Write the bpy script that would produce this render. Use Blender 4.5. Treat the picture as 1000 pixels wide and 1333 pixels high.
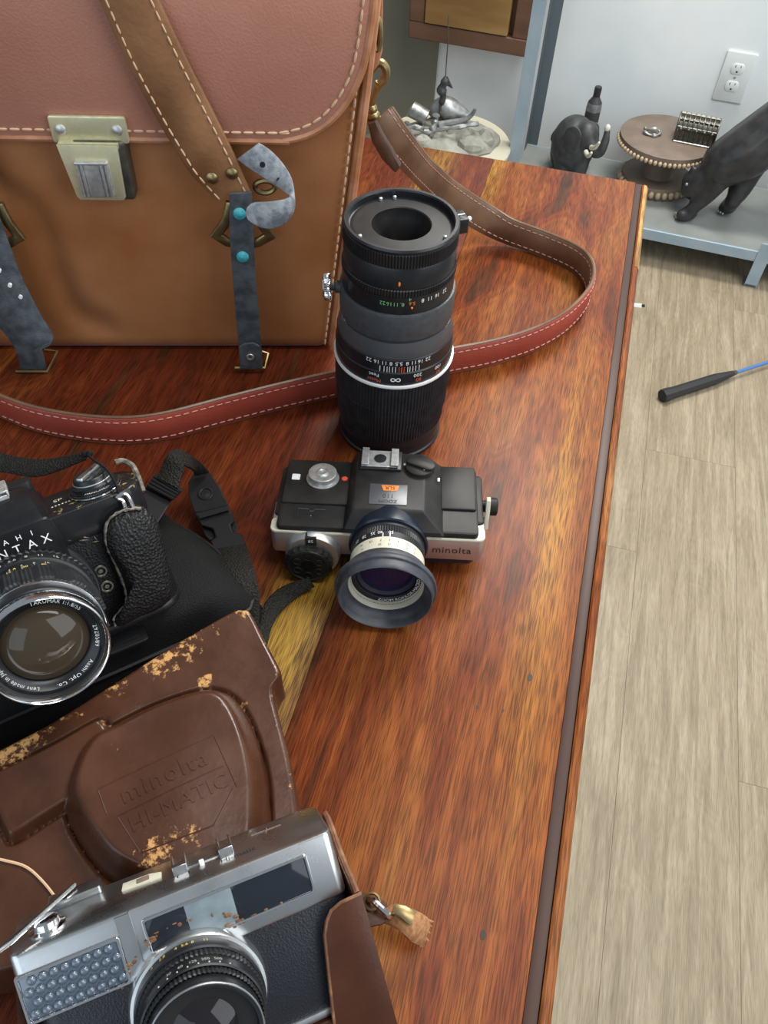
import bpy, bmesh, math, random
from mathutils import Vector, Matrix, Euler
random.seed(7)
for o in list(bpy.data.objects): bpy.data.objects.remove(o, do_unlink=True)
SC = bpy.context.scene; COL = SC.collection
PI = math.pi
# ------------------------------------------------------------------ camera
T = 0.75                                   # table top height
FPX, PITCH, ROLL, AZ = 1080.85, math.radians(50.512), math.radians(3.420), math.radians(-12.1425)
CAM = Vector((0, 0, T + 0.465))
FWD = Vector((0, math.cos(PITCH), -math.sin(PITCH)))
_r = Vector((1, 0, 0)); _u = _r.cross(FWD)
RGT = math.cos(ROLL)*_r + math.sin(ROLL)*_u
UPV = -math.sin(ROLL)*_r + math.cos(ROLL)*_u
cd = bpy.data.cameras.new('camera'); cam = bpy.data.objects.new('camera', cd); COL.objects.link(cam)
cam.matrix_world = Matrix(((RGT.x, UPV.x, -FWD.x, CAM.x), (RGT.y, UPV.y, -FWD.y, CAM.y), (RGT.z, UPV.z, -FWD.z, CAM.z), (0, 0, 0, 1)))
cd.sensor_fit = 'VERTICAL'; cd.sensor_height = 24.0; cd.lens = 24.0*FPX/1333.0; cd.clip_start = 0.01; cd.clip_end = 60
SC.camera = cam
# ------------------------------------------------------------------ light, exposure
SC.view_settings.view_transform = 'Standard'; SC.view_settings.look = 'None'
SC.view_settings.exposure = 0.0; SC.view_settings.gamma = 1.0; SC.view_settings.use_curve_mapping = False
w = bpy.data.worlds.new('room_light'); SC.world = w; w.use_nodes = True
bg = w.node_tree.nodes['Background']; bg.inputs[0].default_value = (0.80, 0.90, 1.0, 1); bg.inputs[1].default_value = 0.30
def area(name, loc, aim, sx, sy, power, col):
    l = bpy.data.lights.new(name, 'AREA'); l.shape = 'RECTANGLE'; l.size = sx; l.size_y = sy; l.energy = power; l.color = col
    o = bpy.data.objects.new(name, l); COL.objects.link(o); o.location = loc
    o.rotation_euler = (Vector(aim)-Vector(loc)).to_track_quat('-Z', 'Y').to_euler(); return o
area('ceiling_panel_light', (0.70, 2.00, 2.60), (0.0, 0.5, 0.75), 1.0, 0.5, 66, (1.0, 0.96, 0.90))
area('wall_wash_fill', (0.9, 0.4, 2.75), (0.7, 2.3, 0.6), 1.6, 1.0, 44, (1.0, 0.98, 0.95))  # unseen fill added to brighten the back wall
area('window_light', (2.6, -0.4, 1.9), (0.5, 1.6, 0.3), 2.8, 2.0, 56, (0.90, 0.95, 1.0))
area('shop_window_light', (-1.4, -2.2, 2.1), (0.0, 0.6, 0.8), 3.4, 2.2, 40, (0.76, 0.88, 1.0))
# ------------------------------------------------------------------ pixel helpers (frame 1000 x 1333), heights above the table top
def ray(x, y):
    v = (x-500)*RGT - (y-666.5)*UPV + FPX*FWD
    return v.normalized()
def P(x, y, h=0.0):
    d = ray(x, y); t = (T + h - CAM.z)/d.z
    return CAM + d*t
def PY(x, y, Y):
    d = ray(x, y); return CAM + d*(Y/d.y)
def PL(x, y, o, n):
    d = ray(x, y); t = (Vector(o)-CAM).dot(n)/d.dot(n); return CAM + d*t
# ------------------------------------------------------------------ materials
def mat(name, col, rough=0.5, metal=0.0, sheen=0.0, col2=None, nscale=30, nmap=(1, 1, 1), lo=0.35, hi=0.65, bump=0.0, bscale=300, btype='noise',
        coat=0.0, spec=0.5, rvar=0.0, wear=None, detail=4, trans=0.0, emit=None, aniso=0.0):
    m = bpy.data.materials.new(name); m.use_nodes = True; nt = m.node_tree; N = nt.nodes; L = nt.links
    b = N['Principled BSDF']
    b.inputs['Base Color'].default_value = (*col, 1); b.inputs['Roughness'].default_value = rough; b.inputs['Metallic'].default_value = metal
    b.inputs['Specular IOR Level'].default_value = spec; b.inputs['Coat Weight'].default_value = coat; b.inputs['Coat Roughness'].default_value = 0.15
    if sheen: b.inputs['Sheen Weight'].default_value = sheen; b.inputs['Sheen Roughness'].default_value = 0.4; b.inputs['Sheen Tint'].default_value = (0.9, 0.85, 1, 1)
    if trans: b.inputs['Transmission Weight'].default_value = trans
    tc = N.new('ShaderNodeTexCoord'); mp = N.new('ShaderNodeMapping'); mp.inputs['Scale'].default_value = nmap
    L.new(tc.outputs['Object'], mp.inputs['Vector'])
    out = None
    if col2 is not None or rvar:
        n = N.new('ShaderNodeTexNoise'); n.inputs['Scale'].default_value = nscale; n.inputs['Detail'].default_value = detail
        L.new(mp.outputs[0], n.inputs['Vector'])
        if col2 is not None:
            r = N.new('ShaderNodeValToRGB'); e = r.color_ramp.elements
            e[0].position = lo; e[0].color = (*col, 1); e[1].position = hi; e[1].color = (*col2, 1)
            L.new(n.outputs['Fac'], r.inputs['Fac']); out = r.outputs['Color']
        if rvar:
            mr = N.new('ShaderNodeMapRange'); mr.inputs['From Min'].default_value = 0.3; mr.inputs['From Max'].default_value = 0.7
            mr.inputs['To Min'].default_value = rough-rvar; mr.inputs['To Max'].default_value = rough+rvar
            L.new(n.outputs['Fac'], mr.inputs['Value']); L.new(mr.outputs[0], b.inputs['Roughness'])
    if wear:                                       # vertex attribute "wear" x noise -> colour of the bare leather / metal underneath
        wc, ws, wt = wear
        at = N.new('ShaderNodeAttribute'); at.attribute_name = 'wear'
        n2 = N.new('ShaderNodeTexNoise'); n2.inputs['Scale'].default_value = ws; n2.inputs['Detail'].default_value = 8; n2.inputs['Roughness'].default_value = 0.7
        L.new(tc.outputs['Object'], n2.inputs['Vector'])
        ad = N.new('ShaderNodeMath'); ad.operation = 'ADD'; L.new(at.outputs['Fac'], ad.inputs[0]); L.new(n2.outputs['Fac'], ad.inputs[1])
        mr = N.new('ShaderNodeMapRange'); mr.inputs['From Min'].default_value = wt; mr.inputs['From Max'].default_value = wt+0.08
        L.new(ad.outputs[0], mr.inputs['Value'])
        mx = N.new('ShaderNodeMix'); mx.data_type = 'RGBA'; L.new(mr.outputs[0], mx.inputs['Factor'])
        if out: L.new(out, mx.inputs['A'])
        else: mx.inputs['A'].default_value = (*col, 1)
        mx.inputs['B'].default_value = (*wc, 1); out = mx.outputs['Result']
    if out: L.new(out, b.inputs['Base Color'])
    if bump:
        if btype == 'noise':
            t = N.new('ShaderNodeTexNoise'); t.inputs['Scale'].default_value = bscale; t.inputs['Detail'].default_value = 3; o = t.outputs['Fac']
        elif btype == 'cell':
            t = N.new('ShaderNodeTexVoronoi'); t.inputs['Scale'].default_value = bscale; o = t.outputs['Distance']
        elif btype == 'weave':
            t = N.new('ShaderNodeTexWave'); t.inputs['Scale'].default_value = bscale; t.inputs['Distortion'].default_value = 1.0; o = t.outputs['Fac']
        L.new(tc.outputs['Object'], t.inputs['Vector'])
        bp = N.new('ShaderNodeBump'); bp.inputs['Strength'].default_value = bump; bp.inputs['Distance'].default_value = 0.001
        L.new(o, bp.inputs['Height']); L.new(bp.outputs[0], b.inputs['Normal'])
    if emit:
        b.inputs['Emission Color'].default_value = (*emit[:3], 1); b.inputs['Emission Strength'].default_value = emit[3]
    return m
def glass_mat(name, tint, rough=0.02, coat=1.0):
    return mat(name, tint, 0.06, spec=0.35)
def wood_mat(name, stops, gold_glints=None, gscale=(9, 0.9, 9), rough=0.38, seed=0.0, pore=0.45, det=4, spec=0.14, big=0.72, gr=(.86, 1.08), rings=.16):
    m = bpy.data.materials.new(name); m.use_nodes = True; nt = m.node_tree; N = nt.nodes; L = nt.links; b = N['Principled BSDF']
    tc = N.new('ShaderNodeTexCoord')
    def noise(sc, loc, scale, detail, dist=0.0, ro=0.5):
        mp = N.new('ShaderNodeMapping'); mp.inputs['Scale'].default_value = sc; mp.inputs['Location'].default_value = loc; L.new(tc.outputs['Object'], mp.inputs['Vector'])
        n = N.new('ShaderNodeTexNoise'); n.inputs['Scale'].default_value = scale; n.inputs['Detail'].default_value = detail; n.inputs['Distortion'].default_value = dist; n.inputs['Roughness'].default_value = ro
        L.new(mp.outputs[0], n.inputs['Vector']); return n.outputs['Fac']
    def math(op, a_, b_):
        q = N.new('ShaderNodeMath'); q.operation = op
        for i, v in enumerate((a_, b_)):
            if isinstance(v, (int, float)): q.inputs[i].default_value = v
            else: L.new(v, q.inputs[i])
        return q.outputs[0]
    def rng(o, f0, f1, t0, t1, smooth=False):
        k = N.new('ShaderNodeMapRange'); k.inputs['From Min'].default_value = f0; k.inputs['From Max'].default_value = f1; k.inputs['To Min'].default_value = t0; k.inputs['To Max'].default_value = t1
        if smooth: k.interpolation_type = 'SMOOTHSTEP'
        L.new(o, k.inputs['Value']); return k.outputs[0]
    lg = noise((gscale[0]*1.25, gscale[1]*3.0, gscale[2]), (seed, seed*1.7, 0), 1.0, 2, 1.8)             # broad patches and cathedral figure
    fg = noise((gscale[0]*10, gscale[1]*6, gscale[2]), (seed*2.1, seed, 0), 1.3, det, 0.8)                # grain bands
    pr = noise((gscale[0]*110, gscale[1]*40, 60), (seed, 0, 0), 1.4, 2)                                    # pores
    rg = math('SINE', math('MULTIPLY', math('ADD', lg, math('MULTIPLY', fg, .05)), 95), 0)
    mx_ = math('ADD', math('MULTIPLY', lg, big), math('MULTIPLY', fg, 1-big))
    r = N.new('ShaderNodeValToRGB'); els = r.color_ramp.elements
    while len(els) < len(stops): els.new(0.5)
    for e, (p, c) in zip(els, stops): e.position = p; e.color = (*c, 1)
    L.new(mx_, r.inputs['Fac']); src = r.outputs['Color']
    if gold_glints:                                      # golden streaks along the grain, the wood's glints painted into its colour
        for uc, uw, v0, v1, gc in gold_glints:
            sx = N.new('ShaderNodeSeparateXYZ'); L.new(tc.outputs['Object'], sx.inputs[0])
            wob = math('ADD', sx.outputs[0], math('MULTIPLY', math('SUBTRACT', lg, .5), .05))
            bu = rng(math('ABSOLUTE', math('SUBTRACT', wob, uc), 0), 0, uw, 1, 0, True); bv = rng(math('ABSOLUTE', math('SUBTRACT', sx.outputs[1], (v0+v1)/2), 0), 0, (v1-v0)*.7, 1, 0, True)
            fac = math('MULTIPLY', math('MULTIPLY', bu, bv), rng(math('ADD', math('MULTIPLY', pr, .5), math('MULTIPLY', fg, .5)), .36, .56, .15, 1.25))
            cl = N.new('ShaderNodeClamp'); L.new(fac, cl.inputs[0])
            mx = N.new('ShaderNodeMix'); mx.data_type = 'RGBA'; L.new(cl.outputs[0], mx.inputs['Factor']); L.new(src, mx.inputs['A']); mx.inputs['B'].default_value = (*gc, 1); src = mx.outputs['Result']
    mul = N.new('ShaderNodeMix'); mul.data_type = 'RGBA'; mul.blend_type = 'MULTIPLY'; mul.inputs['Factor'].default_value = 1
    L.new(src, mul.inputs['A']); L.new(math('MULTIPLY', rng(rg, -1, 1, 1-rings, 1+rings*.4), math('MULTIPLY', rng(pr, .40, .54, 1-pore, 1.1), rng(fg, .3, .65, *gr))), mul.inputs['B']); L.new(mul.outputs['Result'], b.inputs['Base Color'])
    b.inputs['Roughness'].default_value = rough; b.inputs['Specular IOR Level'].default_value = spec
    bp = N.new('ShaderNodeBump'); bp.inputs['Strength'].default_value = 0.15; bp.inputs['Distance'].default_value = 0.0005
    L.new(pr, bp.inputs['Height']); L.new(bp.outputs[0], b.inputs['Normal'])
    return m
# ------------------------------------------------------------------ mesh builder
def rz(a): return Matrix.Rotation(a, 4, 'Z')
def rx(a): return Matrix.Rotation(a, 4, 'X')
def ry(a): return Matrix.Rotation(a, 4, 'Y')
def tr(*v): return Matrix.Translation(Vector(v) if len(v) == 3 else Vector(v[0]))
class MB:
    def __init__(s): s.v = []; s.f = []; s.m = []; s.a = {}; s.cm = 0
    def add(s, vs, fs, M=None):
        b = len(s.v)
        for q in vs: s.v.append(tuple(M @ Vector(q)) if M is not None else tuple(q))
        for q in fs: s.f.append([b+i for i in q]); s.m.append(s.cm)
        return b
    def mi(s, k): s.cm = k; return s
    def box(s, x0, x1, y0, y1, z0, z1, M=None):
        v = [(x0,y0,z0),(x1,y0,z0),(x1,y1,z0),(x0,y1,z0),(x0,y0,z1),(x1,y0,z1),(x1,y1,z1),(x0,y1,z1)]
        s.add(v, [(3,2,1,0),(4,5,6,7),(0,1,5,4),(1,2,6,5),(2,3,7,6),(3,0,4,7)], M); return s
    def loft(s, loops, M=None, c0=True, c1=True, closed=True):
        n = len(loops[0]); vs = [q for l in loops for q in l]; fs = []
        for k in range(len(loops)-1):
            for i in range(n if closed else n-1):
                j = (i+1) % n; fs.append((k*n+i, k*n+j, (k+1)*n+j, (k+1)*n+i))
        if c0: fs.append(tuple(range(n-1, -1, -1)))
        if c1: fs.append(tuple((len(loops)-1)*n+i for i in range(n)))
        s.add(vs, fs, M); return s
    def slab(s, out, z0, z1, bev=0.0, M=None, bev0=None):
        b0 = bev if bev0 is None else bev0
        ls = []
        if b0 > 0: ls += [[(x, y, z0) for x, y in inset(out, b0)], [(x, y, z0+b0*.3) for x, y in inset(out, b0*.3)], [(x, y, z0+b0) for x, y in out]]
        else: ls += [[(x, y, z0) for x, y in out]]
        if bev > 0: ls += [[(x, y, z1-bev) for x, y in out], [(x, y, z1-bev*.3) for x, y in inset(out, bev*.3)], [(x, y, z1) for x, y in inset(out, bev)]]
        else: ls += [[(x, y, z1) for x, y in out]]
        return s.loft(ls, M)
    def lathe(s, prof, n=48, M=None, caps=True):
        ls = [[(r*math.cos(2*PI*i/n), r*math.sin(2*PI*i/n), z) for i in range(n)] for r, z in prof]
        return s.loft(ls, M, caps, caps)
    def knurl(s, r, dep, z0, z1, n, M=None, ch=0.0006, caps=True):
        def ring(z, o): return [((r-(dep if i % 2 else 0)-o)*math.cos(PI*i/n), (r-(dep if i % 2 else 0)-o)*math.sin(PI*i/n), z) for i in range(2*n)]
        return s.loft([ring(z0, ch), ring(z0+ch, 0), ring(z1-ch, 0), ring(z1, ch)], M, caps, caps)
    def ring(s, r0, r1, z0, z1, n=40, M=None, b=0.0004):
        pr = [(r0, z0+b), (r0+b, z0), (r1-b, z0), (r1, z0+b), (r1, z1-b), (r1-b, z1), (r0+b, z1), (r0, z1-b)]
        ls = [[(r*math.cos(2*PI*i/n), r*math.sin(2*PI*i/n), z) for i in range(n)] for r, z in pr]; ls.append(ls[0])
        k = len(s.v); s.loft(ls, M, False, False); return s
    def tube(s, pts, r, n=8, closed=False, M=None, flat=1.0):
        pts = [Vector(q) for q in pts]; m = len(pts); loops = []; pn = None
        for i, q in enumerate(pts):
            a = pts[(i-1) % m] if (closed or i > 0) else q; c = pts[(i+1) % m] if (closed or i < m-1) else q
            t = (c-a).normalized()
            if pn is None:
                up = Vector((0, 0, 1)) if abs(t.z) < 0.9 else Vector((1, 0, 0)); nn = (up - t*up.dot(t)).normalized()
            else: nn = (pn - t*pn.dot(t)).normalized()
            pn = nn; bb = t.cross(nn); rr = r[i] if isinstance(r, (list, tuple)) else r
            loops.append([tuple(q + nn*math.cos(2*PI*k/n)*rr*flat + bb*math.sin(2*PI*k/n)*rr) for k in range(n)])
        if closed: loops.append(loops[0]); return s.loft(loops, M, False, False)
        return s.loft(loops, M)
    def ball(s, c, r, M=None, n=14, k=9):
        if not isinstance(r, (tuple, list)): r = (r, r, r)
        c = Vector(c); vs = [(c.x, c.y, c.z-r[2])]
        for j in range(1, k):
            t = -PI/2 + PI*j/k
            for i in range(n): vs.append((c.x+r[0]*math.cos(t)*math.cos(2*PI*i/n), c.y+r[1]*math.cos(t)*math.sin(2*PI*i/n), c.z+r[2]*math.sin(t)))
        vs.append((c.x, c.y, c.z+r[2])); fs = []
        for i in range(n): fs.append((0, 1+(i+1) % n, 1+i))
        for j in range(k-2):
            for i in range(n): fs.append((1+j*n+i, 1+j*n+(i+1) % n, 1+(j+1)*n+(i+1) % n, 1+(j+1)*n+i))
        e = len(vs)-1
        for i in range(n): fs.append((e, 1+(k-2)*n+i, 1+(k-2)*n+(i+1) % n))
        s.add(vs, fs, M); return s
    def ribbon(s, A, B, th, M=None, face=None):
        """closed strip between edge polylines A and B; th thick; face=(i,j) material index of front/back skin"""
        A = [Vector(q) for q in A]; B = [Vector(q) for q in B]; n = len(A); lo = []
        for i in range(n):
            t = (A[min(i+1, n-1)]+B[min(i+1, n-1)]-A[max(i-1, 0)]-B[max(i-1, 0)]); w_ = B[i]-A[i]; nn = t.cross(w_).normalized()*th/2
            wn = w_.normalized()*min(th*.35, w_.length*.2)
            lo.append([A[i]-nn*.5, A[i]+wn-nn, B[i]-wn-nn, B[i]-nn*.5, B[i]+nn*.5, B[i]-wn+nn, A[i]+wn+nn, A[i]+nn*.5])
        vs = [q for l in lo for q in l]; b = len(s.v); s.add(vs, [], M)
        for i in range(n-1):
            for k in range(8):
                j = (k+1) % 8; s.f.append([b+i*8+k, b+i*8+j, b+(i+1)*8+j, b+(i+1)*8+k])
                fc = face(i) if callable(face) else face; s.m.append(s.cm if fc is None else (fc[0] if k in (4, 5, 6, 3) else fc[1]))
        ec_ = s.cm if not callable(face) else face(n-1)[1]; s.f.append([b+i for i in range(7, -1, -1)]); s.m.append(s.cm); s.f.append([b+(n-1)*8+i for i in range(8)]); s.m.append(ec_)
        return s
    def text(s, body, size, fn, ext=0.0, spacing=1.0):
        vs, fs = glyphs(body, size, ext, spacing)
        s.add([tuple(fn(*q)) for q in vs], fs); return s
_gc = {}
def glyphs(body, size, ext=0.0, spacing=1.0):
    key = (body, round(ext/size, 4), spacing)
    if key not in _gc:
        c = bpy.data.curves.new('t', 'FONT'); c.body = body; c.size = 1; c.align_x = 'CENTER'; c.align_y = 'CENTER'; c.resolution_u = 2; c.extrude = ext/size; c.space_character = spacing
        o = bpy.data.objects.new('t', c); COL.objects.link(o); dg = bpy.context.evaluated_depsgraph_get(); e = o.evaluated_get(dg); me = e.to_mesh()
        _gc[key] = ([tuple(v.co) for v in me.vertices], [tuple(p.vertices) for p in me.polygons]); e.to_mesh_clear()
        bpy.data.objects.remove(o); bpy.data.curves.remove(c)
    vs, fs = _gc[key]; return [(x*size, y*size, z*size) for x, y, z in vs], fs
def inset(out, d):
    n = len(out); r = []; A = sum(out[i][0]*out[(i+1) % n][1]-out[(i+1) % n][0]*out[i][1] for i in range(n)); sg = 1 if A > 0 else -1
    for i in range(n):
        a, b, c = out[i-1], out[i], out[(i+1) % n]
        n1 = Vector((-(b[1]-a[1]), b[0]-a[0])); n2 = Vector((-(c[1]-b[1]), c[0]-b[0]))
        if n1.length > 1e-9: n1.normalize()
        if n2.length > 1e-9: n2.normalize()
        m = n1+n2
        if m.length < 1e-6: m = n1
        m.normalize(); k = max(0.45, m.dot(n1)); r.append((b[0]+sg*m.x*d/k, b[1]+sg*m.y*d/k))
    return r
def rrect(x0, x1, y0, y1, r, n=5):
    rs = r if isinstance(r, (tuple, list)) else (r,)*4; o = []
    for (cx, cy, a), q in zip(((x1, y0, -PI/2), (x1, y1, 0), (x0, y1, PI/2), (x0, y0, PI)), rs):
        sx = -1 if cx == x1 else 1; sy = -1 if cy == y1 else 1
        for k in range(n+1): t = a+PI/2*k/n; o.append((cx+sx*q+q*math.cos(t), cy+sy*q+q*math.sin(t)))
    return o
def smooth_path(pts, n=6, closed=False):
    pts = [Vector(q) for q in pts]; m = len(pts); o = []
    for i in range(m if closed else m-1):
        g = lambda k: pts[k % m] if closed else pts[max(0, min(m-1, k))]
        a, b, c, d = g(i-1), g(i), g(i+1), g(i+2)
        for k in range(n):
            t = k/n; o.append(0.5*((2*b)+(c-a)*t+(2*a-5*b+4*c-d)*t*t+(3*b-a-3*c+d)*t**3))
    if not closed: o.append(pts[-1])
    return o
TM = {}
def thing(name, label, cat, M=None, group=None):
    o = bpy.data.objects.new(name, None); COL.objects.link(o); o.empty_display_size = 0.02
    M = M if M is not None else Matrix.Identity(4); o.matrix_world = M; TM[o.name] = M.copy()
    o['label'] = label; o['category'] = cat
    if group: o['group'] = group
    return o
def part(name, mb, mats, parent=None, label=None, kind=None, sharp=40, world=False, bevel=0, attr=None, root=None, cat=None, group=None, sub=0):
    me = bpy.data.meshes.new(name); vs = mb.v
    rt = root or parent
    while rt is not None and rt.name not in TM and rt.parent: rt = rt.parent
    if world and rt is not None and rt.name in TM:
        I = TM[rt.name].inverted(); vs = [tuple(I @ Vector(q)) for q in vs]
    me.from_pydata(vs, [], mb.f); me.update()
    for m_ in (mats if isinstance(mats, (list, tuple)) else [mats]): me.materials.append(m_)
    me.polygons.foreach_set('material_index', mb.m); me.polygons.foreach_set('use_smooth', [True]*len(mb.f))
    bm = bmesh.new(); bm.from_mesh(me); bmesh.ops.recalc_face_normals(bm, faces=bm.faces); bm.to_mesh(me); bm.free()
    me.set_sharp_from_angle(angle=math.radians(sharp))
    if attr:
        a = me.attributes.new('wear', 'FLOAT', 'POINT'); a.data.foreach_set('value', attr)
    o = bpy.data.objects.new(name, me); COL.objects.link(o)
    if parent is not None: o.parent = parent
    if label: o['label'] = label
    if kind: o['kind'] = kind
    if cat: o['category'] = cat
    if group: o['group'] = group
    if bevel:
        b = o.modifiers.new('edge', 'BEVEL'); b.width = bevel; b.segments = 2; b.limit_method = 'ANGLE'; b.angle_limit = math.radians(35)
    if sub:
        q = o.modifiers.new('sub', 'SUBSURF'); q.levels = sub; q.render_levels = sub
    return o
def stitches(mb, pts, pitch=0.009, ln=0.0062, r=0.0008, off=(0, 0, 0), M=None):
    """a row of short raised threads along a polyline"""
    pts = [Vector(q)+Vector(off) for q in pts]; acc = 0; nxt = pitch/2
    for i in range(len(pts)-1):
        a, b = pts[i], pts[i+1]; L = (b-a).length
        if L < 1e-7: continue
        d = (b-a)/L
        while nxt < acc+L:
            c = a+d*(nxt-acc); mb.tube([c-d*ln/2, c-d*ln*.3, c+d*ln*.3, c+d*ln/2], [r*.5, r, r, r*.5], 5, M=M); nxt += pitch
        acc += L
# ------------------------------------------------------------------ palette
m_wallw = mat('white_wall_paint', (0.84, 0.87, 0.86), 0.6, col2=(0.70, 0.75, 0.76), nscale=3)
m_wallg = mat('olive_grey_wall', (0.17, 0.165, 0.125), 0.6, col2=(0.21, 0.20, 0.15), nscale=3)
def floor_mat():
    m = wood_mat('oak_vinyl', [(0.34, (0.225, 0.180, 0.118)), (0.5, (0.275, 0.225, 0.152)), (0.66, (0.335, 0.280, 0.200))], gscale=(9, 0.8, 9), rough=0.45, pore=0.13, det=5, spec=.2, big=.35, gr=(.93, 1.05), rings=.05)
    N = m.node_tree.nodes; L = m.node_tree.links
    oi = N.new('ShaderNodeObjectInfo'); ad = N.new('ShaderNodeVectorMath'); ad.operation = 'ADD'; sc = N.new('ShaderNodeVectorMath'); sc.operation = 'SCALE'; sc.inputs['Scale'].default_value = 3.7
    cb = N.new('ShaderNodeCombineXYZ'); L.new(oi.outputs['Random'], cb.inputs[0]); L.new(oi.outputs['Random'], cb.inputs[1]); L.new(cb.outputs[0], sc.inputs[0])
    tc = [n for n in N if n.type == 'TEX_COORD'][0]; L.new(tc.outputs['Object'], ad.inputs[0]); L.new(sc.outputs[0], ad.inputs[1])
    for n in [n for n in N if n.type == 'MAPPING']: L.new(ad.outputs[0], n.inputs['Vector'])
    return m
m_floor = floor_mat(); m_sub = mat('floor_underlay', (0.12, 0.09, 0.06), 0.8)
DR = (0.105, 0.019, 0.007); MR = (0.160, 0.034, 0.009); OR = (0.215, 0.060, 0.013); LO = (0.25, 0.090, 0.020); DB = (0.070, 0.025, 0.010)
m_wood_a = wood_mat('red_table_wood', [(0.34, DB), (0.44, DR), (0.55, (0.125, 0.025, 0.008)), (0.66, (0.18, 0.046, 0.011))], gold_glints=[(-0.112, 0.030, 0.10, 0.40, (0.27, 0.150, 0.018)), (-0.150, 0.030, 0.70, 0.95, (0.33, 0.17, 0.022))], seed=1.3)  # left planks' red darkened to hold the bag's shade in the colour
m_wood_b = wood_mat('orange_table_wood', [(0.34, DB), (0.42, MR), (0.53, OR), (0.66, LO)], gold_glints=[(0.042, 0.022, 0.20, 0.60, (0.33, 0.135, 0.018)), (-0.083, 0.016, 0.78, 0.95, (0.33, 0.17, 0.035))], seed=4.2)
m_wood_e = wood_mat('edge_table_wood', [(0.35, MR), (0.5, OR), (0.65, (0.30, 0.12, 0.04))], seed=7.7)
m_inlay = mat('dark_inlay_groove', (0.040, 0.016, 0.011), 0.42, spec=.22, col2=(0.070, 0.036, 0.028), nscale=40, nmap=(1, .1, 1))
m_rawwood = wood_mat('raw_table_edge', [(0.4, (0.16, 0.07, 0.025)), (0.6, (0.48, 0.27, 0.09))], seed=2)
m_tan = mat('tan_bag_leather', (0.29, 0.105, 0.032), 0.42, sheen=0.15, col2=(0.37, 0.155, 0.060), nscale=14, bump=0.12, bscale=700, btype='cell', rvar=0.07)
m_flap = mat('flap_leather', (0.37, 0.155, 0.100), 0.40, sheen=0.6, col2=(0.42, 0.185, 0.125), nscale=12, bump=0.15, bscale=600, btype='cell', rvar=0.05)
m_rim = mat('rolled_leather_edge', (0.33, 0.12, 0.045), 0.42, col2=(0.47, 0.22, 0.11), nscale=60)
m_thread = mat('pale_thread', (0.62, 0.40, 0.24), 0.7)
m_brass = mat('antique_brass', (0.74, 0.70, 0.44), 0.40, 0.6, col2=(0.60, 0.57, 0.38), nscale=160, rvar=0.1)
m_dbrass = mat('dark_brass', (0.23, 0.17, 0.08), 0.36, 0.9, col2=(0.34, 0.27, 0.13), nscale=90)
m_steel = mat('worn_nickel', (0.62, 0.63, 0.61), 0.38, 0.7, col2=(0.44, 0.45, 0.44), nscale=250)
m_dsteel = mat('blackened_steel', (0.10, 0.10, 0.09), 0.4, 0.8, col2=(0.17, 0.16, 0.13), nscale=120)
m_chrome = mat('chrome', (0.80, 0.81, 0.82), 0.12, 1.0)
m_satin = mat('satin_chrome', (0.60, 0.61, 0.61), 0.30, 1.0, col2=(0.52, 0.53, 0.53), nscale=60, nmap=(1, 1, 1), rvar=0.05, bump=0.03, bscale=2500)
m_bandm = mat('brushed_band', (0.62, 0.62, 0.61), 0.38, 0.9, bump=0.03, bscale=1500)
m_strapbrown = mat('brown_strap_leather', (0.17, 0.072, 0.026), 0.5, col2=(0.27, 0.125, 0.05), nscale=25, bump=0.3, bscale=260, rvar=0.06)
m_rust = mat('rust_thread', (0.50, 0.27, 0.11), 0.7)
m_greystrap = mat('grey_black_leather', (0.040, 0.048, 0.056), 0.5, col2=(0.090, 0.103, 0.115), nscale=120, bump=0.35, bscale=900)
m_greylite = mat('worn_grey_leather', (0.17, 0.19, 0.21), 0.5, col2=(0.36, 0.38, 0.40), nscale=200, bump=0.3, bscale=900)
m_turq = mat('turquoise_enamel', (0.015, 0.32, 0.40), 0.4, col2=(0.10, 0.42, 0.46), nscale=500)
m_red = mat('red_strap_leather', (0.33, 0.060, 0.038), 0.40, col2=(0.26, 0.042, 0.026), nscale=20, bump=0.15, bscale=500, btype='cell')
m_redin = mat('brown_strap_lining', (0.125, 0.068, 0.040), 0.36, col2=(0.20, 0.12, 0.07), nscale=30, bump=0.2, bscale=120)
m_pink = mat('faded_pink_thread', (0.55, 0.30, 0.24), 0.7)
m_blk = mat('black_camera_plastic', (0.008, 0.008, 0.009), 0.48, spec=.28, col2=(0.021, 0.019, 0.016), nscale=60, bump=0.05, bscale=2500)
m_blk2 = mat('black_lens_barrel', (0.007, 0.008, 0.010), 0.34, spec=.42, col2=(0.013, 0.014, 0.016), nscale=80)
m_rub = mat('black_rubber', (0.008, 0.009, 0.011), 0.5, spec=.4, col2=(0.016, 0.018, 0.021), nscale=120)
m_hood = mat('navy_rubber_hood', (0.022, 0.026, 0.034), 0.48, col2=(0.05, 0.055, 0.065), nscale=90, bump=0.05, bscale=900)
m_navy = mat('gloss_navy_plastic', (0.008, 0.013, 0.024), 0.28)
m_collar = mat('grey_hammered_paint', (0.040, 0.045, 0.050), 0.42, col2=(0.055, 0.060, 0.065), nscale=200, bump=0.3, bscale=1600)
m_cone = mat('grey_anodised_cone', (0.085, 0.09, 0.098), 0.35, 0.3)
m_lacq = mat('black_lacquer_brass_wear', (0.006, 0.007, 0.009), 0.30, spec=.35, col2=(0.011, 0.011, 0.011), nscale=90, wear=((0.40, 0.28, 0.10), 260, 1.27))
m_pebble = mat('pebbled_black_leather', (0.007, 0.007, 0.007), 0.45, spec=.3, bump=0.8, bscale=620, btype='cell')
m_vul = mat('black_leatherette', (0.006, 0.006, 0.007), 0.5, spec=.25, bump=0.4, bscale=900, btype='cell')
m_nylon = mat('black_nylon', (0.007, 0.007, 0.007), 0.75, spec=.2, bump=0.5, bscale=1300, btype='cell')
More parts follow.
